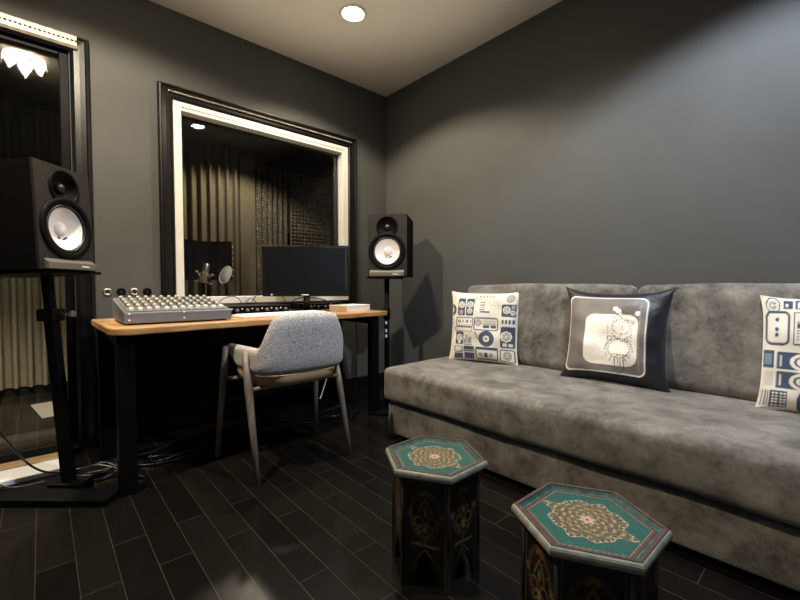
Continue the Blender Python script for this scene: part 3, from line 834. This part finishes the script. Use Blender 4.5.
def layered(bm, rings, levels):
    L = [[bm.verts.new((x*s, .02+(y-.02)*s, z)) for x, y in rings] for s, z in levels]
    for a, b in zip(L, L[1:]):
        for i in range(len(rings)):
            j = (i+1) % len(rings); bm.faces.new((a[i], a[j], b[j], b[i])).smooth = True
    bm.faces.new(L[0][::-1]); bm.faces.new(L[-1])
layered(bm, ring, [(.90, .473), (.93, .480), (.93, .495), (.91, .515), (.85, .525), (.6, .53)]); fin('seat', bm, M['heather'], ch)
bm = nb(); layered(bm, ring, [(.70, .432), (.88, .440), (.99, .460), (1.06, .500), (1.03, .506), (.95, .4715)]); fin('seat_shell', bm, M['plywood'], ch)
def cleg(p0, p1, r0, r1):
    bm = nb(); p0, p1 = V(p0), V(p1)
    tube(bm, [p0, p0.lerp(p1, .25), p0.lerp(p1, .6), p1], [r0*.75, r0, (r0+r1)/2, r1], 10)
    return fin('leg', bm, M['legwood'], ch)
cleg((-.274, -.075, .628), (-.272, -.215, .0), .020, .0125)
cleg((.250, -.085, .500), (.262, -.205, .0), .020, .0125)
cleg((-.275, .195, .622), (-.308, .262, .0), .020, .0125)
cleg((.275, .195, .622), (.312, .262, .0), .020, .0125)
bm = nb(); tube(bm, [(-.25, .1, .463), (-.265, .12, .455)], .01, 8); tube(bm, [(-.27, -.115, .44), (.25, -.105, .44)], .012, 8); tube(bm, [(-.285, .215, .44), (.285, .215, .44)], .012, 8); fin('cross_rail', bm, M['legwood'], ch)

# ------------------------------------------------------------------ sofa
SP = R(-88.4)
sofa = thing('sofa', 'long armless grey suede sofa along the right wall', 'sofa', (1.605, 1.935, 0), (0, 0, SP))
SL, SD = 2.75, .79
bm = nb(); rbox(bm, (SL, SD-.02, .186), .012, 20, off=(SL/2+.0, SD/2+.012, .119), puff=(0, .004, 0)); fin('base', bm, M['suede'], sofa)
bm = nb(); rbox(bm, (SL+.02, SD, .206), .034, 30, off=(SL/2, SD/2-.014, .337), puff=(0, .012, .006), wob=.0035, seed=3); fin('seat_cushion', bm, M['suede'], sofa)
def backc(x0, x1, seed):
    bm = nb(); w = x1-x0
    rbox(bm, (w, .115, .515), .045, 22, off=(0, 0, 0), puff=(0, .012, .008), wob=.005, seed=seed)
    bm.transform(Matrix.Translation((x0+w/2, SD-.062, .697)) @ Matrix.Rotation(R(-3), 4, 'X'))
    fin('back_cushion', bm, M['suede'], sofa)
backc(.10, 1.205, 5); backc(1.212, 2.70, 9)
for x in (.12, SL-.12):
    for y in (.10, SD-.1):
        bm = nb(); box(bm, (x-.03, y-.03, 0), (x+.03, y+.03, .026)); fin('foot', bm, M['black_satin'], sofa)
# stitched seam along the seat front
bm = nb(); tube(bm, [(.02+i*(SL-.04)/60, .014, .413+.0015*math.sin(i)) for i in range(61)], .003, 6); fin('piping', bm, M['suede'], sofa)

# ------------------------------------------------------------------ pillows
CREAM = (.72, .66, .55); NAVY = (.048, .070, .118); PALE = (.55, .52, .46)
def boombox_print(seed):
    c = Canvas(360, CREAM); rd = random.Random(seed)
    def spk(x, y, r):
        c.disc(x, y, r, NAVY); c.ring(x, y, r*.8, r*.14, CREAM); c.disc(x, y, r*.5, CREAM); c.disc(x, y, r*.28, NAVY); c.disc(x, y, r*.09, CREAM)
    def flower(x, y, r):
        for k in range(8): c.disc(x+r*.6*math.cos(k*PI/4), y+r*.6*math.sin(k*PI/4), r*.33, CREAM)
        c.disc(x, y, r*.62, CREAM); c.ring(x, y, r*.55, r*.14, NAVY); c.ring(x, y, r*.28, r*.12, NAVY)
    return c, spk, flower, rd

def print_a():      # left pillow, v up, u right
    c, spk, flower, rd = boombox_print(1)
    c.rline(.06, .84, .38, .97, .03, .012, PALE)
    c.rect(.12, .66, .24, .92, NAVY, .02); flower(.18, .82, .055); spk(.18, .71, .04)
    c.rect(.255, .66, .375, .92, NAVY, .02); flower(.315, .83, .055); flower(.315, .73, .045)
    c.rline(.41, .70, .74, .90, .012, .010, PALE)
    for i in range(4):
        c.rect(.46, .75+i*.035, .54, .765+i*.035, NAVY); c.rect(.60, .75+i*.035, .70, .757+i*.035, PALE)
    c.rect(.47, .715, .62, .735, NAVY)
    c.rline(.42, .93, .74, .985, .012, .010, PALE)
    for i in range(5): c.disc(.46+i*.05, .955, .012, NAVY)
    c.rect(.79, .66, .99, .84, NAVY, .02); flower(.86, .76, .06); flower(.95, .72, .04); spk(.95, .80, .03)
    spk(.90, .92, .055)
    c.rline(.10, .50, .37, .63, .01, .014, NAVY)
    for i, k in enumerate('110101101'): 
        if k == '1': c.rect(.125+i*.026, .55, .145+i*.026, .595, NAVY)
    for i in range(5): c.disc(.15+i*.045, .525, .009, NAVY)
    c.rline(.08, .43, .37, .485, .01, .010, NAVY)
    c.rline(.40, .46, .74, .63, .02, .016, NAVY); spk(.46, .56, .05); c.rect(.53, .54, .72, .60, PALE); c.rect(.53, .535, .72, .545, NAVY); c.rect(.53, .49, .62, .525, NAVY); c.rect(.64, .49, .72, .525, NAVY)
    c.rect(.79, .55, .99, .63, CREAM)
    for i in range(4): c.rect(.80+i*.05, .56, .83+i*.05, .62, NAVY)
    c.rect(.09, .23, .23, .42, NAVY, .02); flower(.16, .33, .06); c.disc(.16, .26, .02, CREAM)
    c.rect(.24, .23, .37, .42, CREAM, .01)
    for i in range(6): c.rect(.245+i*.021, .25, .257+i*.021, .31+.08*rd.random(), NAVY)
    c.rect(.24, .225, .37, .24, NAVY)
    c.disc(.585, .335, .115, NAVY); c.ring(.585, .335, .085, .006, (.11, .14, .20)); c.disc(.585, .335, .048, CREAM); c.disc(.585, .335, .016, NAVY)
    c.line(.42, .42, .46, .33, .014, NAVY)
    c.rect(.79, .22, .99, .52, NAVY, .02); spk(.87, .38, .085); flower(.87, .38, .085); c.rect(.82, .24, .88, .29, CREAM); c.rect(.90, .24, .96, .28, CREAM)
    c.rect(.07, .13, .20, .20, CREAM); c.rect(.08, .02, .22, .10, NAVY); c.rline(.08, .12, .21, .20, .01, .012, NAVY)
    c.rect(.24, .13, .40, .21, NAVY); 
    for i in range(4): c.rect(.255+i*.036, .145, .275+i*.036, .16, CREAM)
    c.rect(.24, .02, .40, .115, NAVY)
    c.rline(.43, .03, .75, .20, .03, .018, NAVY); c.rect(.43, .17, .75, .21, NAVY, .01); spk(.51, .10, .03); spk(.66, .10, .03); c.rect(.56, .06, .61, .13, NAVY)
    c.rline(.79, .03, .98, .19, .02, .012, NAVY); spk(.885, .11, .06)
    c.rect(.0, .30, .05, .60, PALE); c.disc(.0, .74, .09, NAVY); c.disc(0, .74, .04, CREAM)
    return c
def print_b():      # right pillow
    c, spk, flower, rd = boombox_print(2)
    flower(.10, .93, .06); c.ring(.10, .93, .065, .012, NAVY)
    c.rect(.20, .90, .29, .98, NAVY); c.rect(.22, .92, .25, .95, CREAM)
    c.rect(.32, .90, .62, .99, NAVY)
    for i in range(5): c.rect(.34+i*.05, .91, .37+i*.05, .93+.04*rd.random(), CREAM)
    c.rline(.03, .58, .26, .87, .05, .024, NAVY)
    for z in (.80, .71, .66): c.disc(.14, z, .020, NAVY)
    c.rline(.31, .58, .72, .87, .01, .012, NAVY)
    for i in range(3):
        for j in range(7): c.disc(.35+i*.05, .63+j*.025, .008, NAVY)
    c.rect(.34, .73, .38, .77, NAVY); c.rect(.50, .73, .55, .78, NAVY); c.rect(.60, .68, .68, .82, NAVY)
    for y in (.43, .26):
        c.rect(.15, y-.075, .62, y+.08, NAVY, .01)
        c.ell(.42, y, .14, .075, CREAM); c.ell(.42, y, .10, .05, NAVY); c.ell(.42, y, .075, .036, CREAM); c.ell(.42, y, .04, .022, NAVY)
        c.rect(.18, y-.05, .20, y+.05, PALE)
        c.rect(.66, y-.075, .98, y+.08, NAVY, .01); spk(.82, y, .07)
    c.rect(.0, .36, .12, .52, NAVY); c.rect(.02, .39, .10, .49, (.16, .22, .27)); c.rect(.03, .20, .12, .33, PALE)
    c.rect(.10, .02, .27, .165, NAVY, .01)
    for i in range(4):
        for j in range(5): c.rect(.12+i*.038, .03+j*.026, .145+i*.038, .045+j*.026, CREAM)
    for i in range(5): c.rect(.0+i*.018, .03, .008+i*.018, .16, NAVY)
    c.disc(.53, .07, .17, NAVY); c.ring(.53, .07, .13, .006, (.11, .14, .2)); c.disc(.53, .07, .07, CREAM); c.disc(.53, .07, .03, NAVY)
    c.rline(.74, .58, .97, .97, .02, .016, NAVY); spk(.855, .86, .08); spk(.855, .69, .08)
    c.a = c.a[:, (np.arange(c.n)*3//2) % c.n]      # the print repeats across the cloth
    return c
def print_c():      # middle satin pillow
    K = (.012, .011, .014); SIL = (.17, .148, .128); LINE = (.80, .76, .72); CR = (.86, .79, .67)
    c = Canvas(420, K)
    x0, y0, x1, y1 = .025, .085, .83, .93
    c.rect(x0, y0, x1, y1, SIL, .075); c.rline(x0, y0, x1, y1, .075, .014, LINE)
    c.rect(.225, .175, .755, .735, CR, .10)
    ink = (.05, .045, .045)
    # dotted outline drawing: stacked rings, arcs and ticks (an abstract machine)
    def dots(fn, n, r=.0045):
        for i in range(n):
            if i % 3 == 2: continue
            x, y = fn(i/n); c.disc(x, y, r, ink)
    dots(lambda t: (.60+.085*math.cos(2*PI*t), .60+.085*math.sin(2*PI*t)), 60)
    dots(lambda t: (.56+.05*math.cos(2*PI*t), .60+.13*math.sin(2*PI*t)), 50)
    dots(lambda t: (.585+.10*math.cos(2*PI*t), .36+.10*math.sin(2*PI*t)), 66, .005)
    dots(lambda t: (.585+.135*math.cos(PI*t), .34+.135*math.sin(PI*t)), 50, .005)
    dots(lambda t: (.59+.05*math.cos(2*PI*t), .19+.10*math.sin(2*PI*t)), 50, .005)
    dots(lambda t: (.47, .25+.40*t), 36, .004); dots(lambda t: (.70, .28+.40*t), 36, .004)
    dots(lambda t: (.50+.20*t, .47+.03*math.sin(9*t)), 26, .005); dots(lambda t: (.52+.18*t, .30), 20, .004)
    for a in range(5): dots(lambda t: (.62+a*.022+.03*t, .66+.03*t-a*.006), 8, .0045)
    for a in range(4): c.line(.55+a*.03, .14, .555+a*.028, .26, .006, ink)
    c.line(.63, .30, .66, .24, .008, ink); c.line(.66, .30, .69, .27, .008, ink); c.line(.52, .27, .50, .22, .007, ink)
    c.ring(.49, .47, .022, .007, ink); c.ring(.655, .46, .02, .007, ink)
    for px, py in ((.53, .80), (.56, .775), (.745, .755)): c.disc(px, py, .028, LINE)
    c.line(.53, .80, .585, .74, .02, LINE)
    c.line(.775, .14, .765, .88, .008, (.33, .28, .25))
    return c
def pillow(name, label, cat, loc, rot, size, thick, canv, mat, backc_, pipe=None, seed=1, ear=.02, edge=.012):
    t = thing(name, label, cat, loc, rot)
    n = 130
    rnd = random.Random(seed); ph = [rnd.uniform(0, 6.28) for _ in range(8)]
    def pos(u, v, side):
        a, b = 2*u-1, 2*v-1
        k = (1-abs(a)**2.4)*(1-abs(b)**2.4)
        th = thick/2*max(0, k)**.48
        x = size/2*a*(1-edge*2*(1-b*b)*abs(a)); z = size/2*b*(1-edge*2*(1-a*a)*abs(b))
        cor = (abs(a)*abs(b))**6
        x += ear*cor*(1 if a > 0 else -1); z += ear*cor*(1 if b > 0 else -1)
        w = .004*math.sin(a*4+b*3+ph[0])+.003*math.sin(7*a-5*b+ph[1])+.0025*math.sin(11*b+3*a+ph[2])
        w *= min(1, k*3)
        return V((x, side*(th)+w, size/2+z))
    for side, nm, mt in ((-1, 'front_panel', mat), (1, 'back_panel', backc_)):
        bm = nb(); g = []; q = n if side < 0 else 40
        for j in range(q+1): g.append([bm.verts.new(pos(i/q, j/q, side)) for i in range(q+1)])
        for j in range(q):
            for i in range(q):
                bm.faces.new((g[j][i], g[j][i+1], g[j+1][i+1], g[j+1][i])).smooth = True
        o = fin(nm, bm, mt, t)
        if side < 0:
            def fn(co, idx):
                j, i = divmod(idx, q+1); return canv.get(i/q, j/q)
            paint(o, fn)
    bm = nb(); path = [pos(i/40, 0, 0) for i in range(40)]+[pos(1, i/40, 0) for i in range(40)]+[pos(1-i/40, 1, 0) for i in range(40)]+[pos(0, 1-i/40, 0) for i in range(41)]
    tube(bm, path, .0035, 6, caps=False); fin('piping', bm, pipe or backc_, t)
    return t
M['cream_cloth'] = P('cream_cotton', CREAM, .9)
pillow('pillow', 'square white pillow with small blue boombox print at the left end of the sofa', 'pillow', (2.182, 1.620, .448), (R(-6), 0, R(-73)), .455, .11, print_a(), M['pillow'], M['cream_cloth'], seed=2, ear=.012)
pillow('pillow', 'black satin pillow with silver panel and cream line drawing in the middle of the sofa', 'pillow', (2.195, .815, .448), (R(-12), R(0), R(-83)), .48, .15, print_c(), M['satin'], M['black_cloth'], seed=4, ear=.028, edge=.03)
pillow('pillow', 'white pillow with large blue speaker print, cut by the right edge of the photo', 'pillow', (2.235, .012, .448), (R(-10), 0, R(-88)), .455, .12, print_b(), M['pillow'], M['cream_cloth'], seed=6, ear=.012)

# ------------------------------------------------------------------ painted hexagonal stools
GREEN = (.013, .070, .054); RED = (.085, .035, .027); GOLD = (.24, .135, .042); BLK = (.005, .006, .005); IV = (.32, .265, .18)
def top_colour(x, y):
    """colours of the painted field, x,y in metres from its centre"""
    ang = math.atan2(y, x); r = math.hypot(x, y)
    hx = max(abs(x*math.cos(k*PI/3+PI/6)+y*math.sin(k*PI/3+PI/6)) for k in range(3))
    if hx > .1275: return BLK
    if hx > .1205: return RED
    if hx > .1185: return IV if math.sin((x+y*1.7)*500) > -.4 else RED
    sp = math.sin(x*310+2*math.sin(y*170))*math.sin(y*290+2*math.cos(x*150))
    tip = max(0, math.cos(2*ang-PI))**22
    out = .079*(1+.12*abs(math.cos(4*ang))**2+.24*tip+.05*math.sin(12*ang+1))
    if r > out+.003: return (GREEN[0]*(1+.35*sp), GREEN[1]*(1+.10*sp), GREEN[2]*(1+.10*sp))
    if r > out+.001: return IV
    if r > out-.005: return RED if math.sin(ang*40) > -.5 else IV
    if r > out-.008: return GREEN
    if r < .008: return RED if r < .004 else (.38, .25, .20)
    if r < .020: return (.38, .25, .20) if math.sin(ang*6)*.004+.016 > r else (.16, .10, .06)
    a = math.cos(ang*8)*math.sin(r*330); b = math.sin(x*720+1.3*math.sin(y*400))*math.sin(y*690+1.7*math.sin(x*450))
    v = a*.65+b*.6
    if v > .62: return IV
    if v > .25: return GOLD
    if v < -.62: return RED
    if v < -.30: return (.10, .07, .045)
    return (.035, .075, .045) if b > 0 else (.10, .075, .03)
def side_canvas(seed, var=0):
    c = Canvas(150, (.004, .0055, .0045), 2.3)      # u 0..1 , v 0..2.3 (v up)
    H = 2.3; o1 = (.125, .062, .016); o2 = (.045, .022, .009); cr = (.14, .105, .055)
    c.rect(0, 0, .055, H, (.014, .007, .005)); c.rect(.945, 0, 1, H, (.014, .007, .005))
    c.rect(.065, 0, .082, H, o1); c.rect(.918, 0, .935, H, o1)
    cx, cy = .5, 1.52
    c.ell(cx, cy, .36, .50, o2, 0, .022); c.ell(cx, cy, .30, .44, (.05, .035, .015), 0, .02)
    for k in range(40):
        a = 2*PI*k/40; c.disc(cx+.335*math.cos(a), cy+.47*math.sin(a), .012, cr)
    for s in (-1, 1):
        c.ell(cx+s*.15, cy-.16, .10, .10, o1, 0, .035); c.ell(cx+s*.17, cy+.22, .075, .10, o2, s*.5, .03)
        c.line(cx, cy+.30, cx+s*.16, cy+.02, .04, o1); c.line(cx+s*.16, cy+.02, cx, cy-.12, .035, o2)
        c.rect(cx+s*.36-.06, cy-.04, cx+s*.36+.06, cy-.01, cr); c.rect(cx+s*.36-.06, cy+.02, cx+s*.36+.06, cy+.05, o1)
        c.disc(cx+s*.07, cy+.40, .045, o1); c.ell(cx+s*.10, cy-.30, .05, .09, o1, s*.6, .028)
    c.disc(cx, cy+.44, .055, o1); c.disc(cx, cy+.34, .03, o2); c.ell(cx, cy-.27, .035, .11, cr); c.ell(cx, cy+.06, .05, .10, (.05, .085, .07)); c.disc(cx, cy-.02, .03, o1)
    c.line(.20, .90, .80, .88, .035, o1); c.line(.30, .93, .70, .85, .02, cr)
    c.line(.5, .88, .5, 1.0, .03, o1); c.disc(.44, 1.0, .03, o2); c.disc(.56, 1.0, .03, o2)
    for s in (-1, 1):
        c.line(.5, .80, .5+s*.17, .62, .022, o1); c.line(.5+s*.17, .62, .5+s*.24, .30, .018, o2); c.line(.5+s*.24, .30, .5+s*.34, .02, .022, o1)
        c.rect(.5+s*.40-.03, .15, .5+s*.40+.03, .16, o2)
    c.rect(.10, 2.16, .90, 2.18, o2)
    return c
def hexpts(r, z, rot=0): return [V((r*math.cos(rot+k*PI/3), r*math.sin(rot+k*PI/3), z)) for k in range(6)]
SC = side_canvas(1)
def stool(loc, rz, label, s=1.0):
    t = thing('hexagonal_stool', label, 'stool', loc, (0, 0, rz), 'painted hexagonal stools')
    HT = .380; RO = .179*s
    # moulded edge and raised rim (one ring of profile points per hex corner)
    bm = nb()
    prof = [(RO-.035, HT-.026), (RO-.009, HT-.026), (RO-.0035, HT-.0235), (RO-.0005, HT-.019), (RO, HT-.0135), (RO-.001, HT-.008), (RO-.004, HT-.0035), (RO-.008, HT-.001)]
    rings = [[bm.verts.new(p) for p in hexpts(r, z)] for r, z in prof]
    for a, b in zip(rings, rings[1:]):
        for k in range(6): bm.faces.new((a[k], a[(k+1) % 6], b[(k+1) % 6], b[k]))
    bm.faces.new(rings[0][::-1])
    fin('edge_moulding', bm, M['stooledge'], t)
    bm = nb()
    prof = [(RO-.008, HT-.001), (RO-.009, HT+.001), (RO-.019, HT+.001), (RO-.020, HT-.002)]
    rings = [[bm.verts.new(p) for p in hexpts(r, z)] for r, z in prof]
    for a, b in zip(rings, rings[1:]):
        for k in range(6): bm.faces.new((a[k], a[(k+1) % 6], b[(k+1) % 6], b[k]))
    fin('rim', bm, M['stoolrim'], t)
    bm = nb()
    prof = [(RO-.0198, HT-.0018), (RO-.0265, HT-.009), (.1485*s, HT-.0105)]
    rings = [[bm.verts.new(p) for p in hexpts(r, z)] for r, z in prof]
    for a, b in zip(rings, rings[1:]):
        for k in range(6): bm.faces.new((a[k], a[(k+1) % 6], b[(k+1) % 6], b[k]))
    fin('inner_rim', bm, M['inner'], t)
    # painted field : dense triangular fan grid
    bm = nb(); n = 90; R0 = .1495*s; cor = hexpts(R0, HT-.0105)
    rows = {}
    def vv(k, i, j):
        a, b = cor[k], cor[(k+1) % 6]
        if i == 0: key = 'c'
        elif j == 0: key = (k, i)
        elif j == i: key = ((k+1) % 6, i)
        else: key = (k, i, j)
        if key not in rows:
            f = i/n; p = V((0, 0, HT-.0105))
            e = a.lerp(b, j/i if i else 0); q = p.lerp(e, f)
            rows[key] = bm.verts.new(q)
        return rows[key]
    for k in range(6):
        for i in range(n):
            for j in range(i+1):
                bm.faces.new((vv(k, i, j), vv(k, i+1, j), vv(k, i+1, j+1)))
                if j < i: bm.faces.new((vv(k, i, j), vv(k, i+1, j+1), vv(k, i, j+1)))
    o = fin('painted_top', bm, M['tabletop'], t)
    paint(o, lambda co, i: top_colour(co.x/s, co.y/s))
    # six side panels with a pointed arch cut out of each foot
    Rb = .147*s; zt = HT-.0265; NU, NV = 44, 90
    c0 = hexpts(Rb, 0); c1 = hexpts(Rb*.985, zt)
    for k in range(6):
        bm = nb(); info = []
        A, B, Cc, Dd = c0[k], c0[(k+1) % 6], c1[(k+1) % 6], c1[k]
        g = []
        for i in range(NU+1):
            u = i/NU; q = abs(u-.5)
            if q < .36: vlow = .345*(1-(q/.36))**.62*(1 if q > .0 else 1)
            else: vlow = 0
            colv = []
            for j in range(NV+1):
                v = vlow+(1-vlow)*j/NV
                p = A.lerp(B, u).lerp(Dd.lerp(Cc, u), v)
                info.append((u, v)); colv.append(bm.verts.new(p))
            g.append(colv)
        for i in range(NU):
            for j in range(NV): bm.faces.new((g[i][j], g[i+1][j], g[i+1][j+1], g[i][j+1]))
        o = fin('side_panel', bm, M['stoolside'], t)
        paint(o, lambda co, i: SC.get(info[i][0], info[i][1]*2.28))
        md = o.modifiers.new('Solid', 'SOLIDIFY'); md.thickness = .012; md.offset = -1
    for k in range(6):
        bm = nb(); tube(bm, [c0[k]*1.005+V((0, 0, .0)), c1[k]*1.005+V((0, 0, -.0005))], .0065, 8); fin('corner_post', bm, M['post'], t)
    return t
M['inner'] = P('teal_black_paint', (.03, .075, .06), .65, spec=.2, noise=.5, nscale=40)
stool((.988, .928, 0), R(0), 'hexagonal stool painted green on top, beside the far end of the sofa')
stool((1.0, .42, 0), R(-1), 'hexagonal stool painted green on top, nearest the camera', 1.02)

# ------------------------------------------------------------------ cables on the floor
def coil(label, c, r, turns, ht, sd, mat='cable', rr=.004, tail=None):
    rd = random.Random(sd); pts = []
    n = int(turns*9)
    for i in range(n):
        a = i/9*2*PI
        q = r*(1+.25*rd.uniform(-1, 1))
        pts.append((c[0]+q*math.cos(a), c[1]+q*.8*math.sin(a), rr+.001+ht*rd.random()*(.4+.6*i/n)))
    if tail: pts += tail
    return cable(label, pts, rr, mat, 5)
coil('coil of black cable on the floor behind the left speaker stand', (.20, 2.50, 0), .10, 3, .05, 3, tail=[(.28, 2.60, .02), (.34, 2.66, .01)])
cable('black cable hanging from the left speaker down to the floor by the glass door', [(-.30, 2.50, 1.02), (-.32, 2.58, .80), (-.25, 2.62, .5), (-.12, 2.60, .2), (-.02, 2.55, .07), (.10, 2.51, .05), (.20, 2.46, .06), (.30, 2.36, .03), (.36, 2.30, .006)], .005)
cable('second black cable drooping in front of the bright door threshold', [(-.26, 2.56, 1.01), (-.24, 2.66, .7), (-.22, 2.66, .35), (-.20, 2.58, .12), (-.13, 2.50, .045), (.0, 2.46, .045)], .004)
coil('tangle of black cable on the floor under the left of the desk', (.55, 2.52, 0), .16, 3, .05, 5, tail=[(.75, 2.55, .01), (.95, 2.62, .006)])
coil('tangle of black cable on the floor under the middle of the desk', (1.12, 2.56, 0), .15, 4, .06, 8, tail=[(1.3, 2.5, .01), (1.42, 2.42, .006)])
coil('tangle of black cable on the floor by the right desk leg', (1.60, 2.50, 0), .14, 3, .05, 11, tail=[(1.74, 2.44, .01), (1.76, 2.20, .006), (1.72, 2.12, .006)])
cable('short white cable dangling under the desk behind the chair', [(1.52, 2.52, .70), (1.54, 2.50, .52), (1.53, 2.49, .34), (1.48, 2.47, .22), (1.44, 2.45, .16)], .004, 'white_cable')
cable('black cable hanging from the right end of the desk with a white plug', [(1.78, 2.5, .70), (1.785, 2.49, .55), (1.77, 2.47, .38), (1.74, 2.45, .2), (1.72, 2.44, .02)], .004)

# ------------------------------------------------------------------ lights
def spot(name, loc, power, c, size, blend, rad=.05, tgt=(0, 0, -1)):
    l = bpy.data.lights.new(name, 'SPOT'); l.energy = power; l.color = c; l.spot_size = R(size); l.spot_blend = blend; l.shadow_soft_size = rad
    o = bpy.data.objects.new(name, l); col.objects.link(o); o.location = loc
    o.rotation_euler = V(tgt).to_track_quat('-Z', 'Y').to_euler(); return o
WARM = (1, .86, .66); COOL = (.74, .84, 1)
spot('lamp_light', (*L1, ZC-.03), 135, WARM, 136, .3, .04)
spot('lamp_light', (*L2, ZC-.10), 205, WARM, 166, .2, .02)
spot('lamp_light', (*L4, ZC-.03), 215, COOL, 134, .3, .04)
spot('booth_lamp', (1.6, 4.12, BZ-.03), 95, WARM, 135, .4, .06)
spot('booth_lamp', (-.45, 3.30, BZ-.03), 620, WARM, 80, .5, .06)
# added fill spot without a fixture, brightening the ceiling in front of the sofa
spot('added_ceiling_fill', (1.2, 1.75, 1.0), 42, (1, .86, .66), 80, .7, .15, (0, 0, 1))
# cool daylight in the side window opening
l = bpy.data.lights.new('daylight', 'AREA'); l.shape = 'RECTANGLE'; l.size = 1.15; l.size_y = 1.15; l.energy = 4; l.color = (.62, .78, 1)
o = bpy.data.objects.new('daylight', l); col.objects.link(o); o.location = (XL-.05, -.6, 1.5); o.rotation_euler = V((1, 0, 0)).to_track_quat('-Z', 'Y').to_euler()

w = bpy.data.worlds.new('World'); bpy.context.scene.world = w; w.use_nodes = True
w.node_tree.nodes['Background'].inputs['Color'].default_value = (.5, .62, .8, 1)
w.node_tree.nodes['Background'].inputs['Strength'].default_value = .1

# ------------------------------------------------------------------ camera
cd = bpy.data.cameras.new('Camera'); cd.sensor_width = 36; cd.lens = 402/800*36; cd.clip_start = .02
cam = bpy.data.objects.new('Camera', cd); col.objects.link(cam)
cam.location = (0, 0, .95); cam.rotation_euler = (R(90-2.0), 0, R(-41.8))
sc = bpy.context.scene; sc.camera = cam
sc.view_settings.view_transform = 'Standard'; sc.view_settings.look = 'None'
sc.view_settings.exposure = 0; sc.view_settings.gamma = 1; sc.view_settings.use_curve_mapping = False
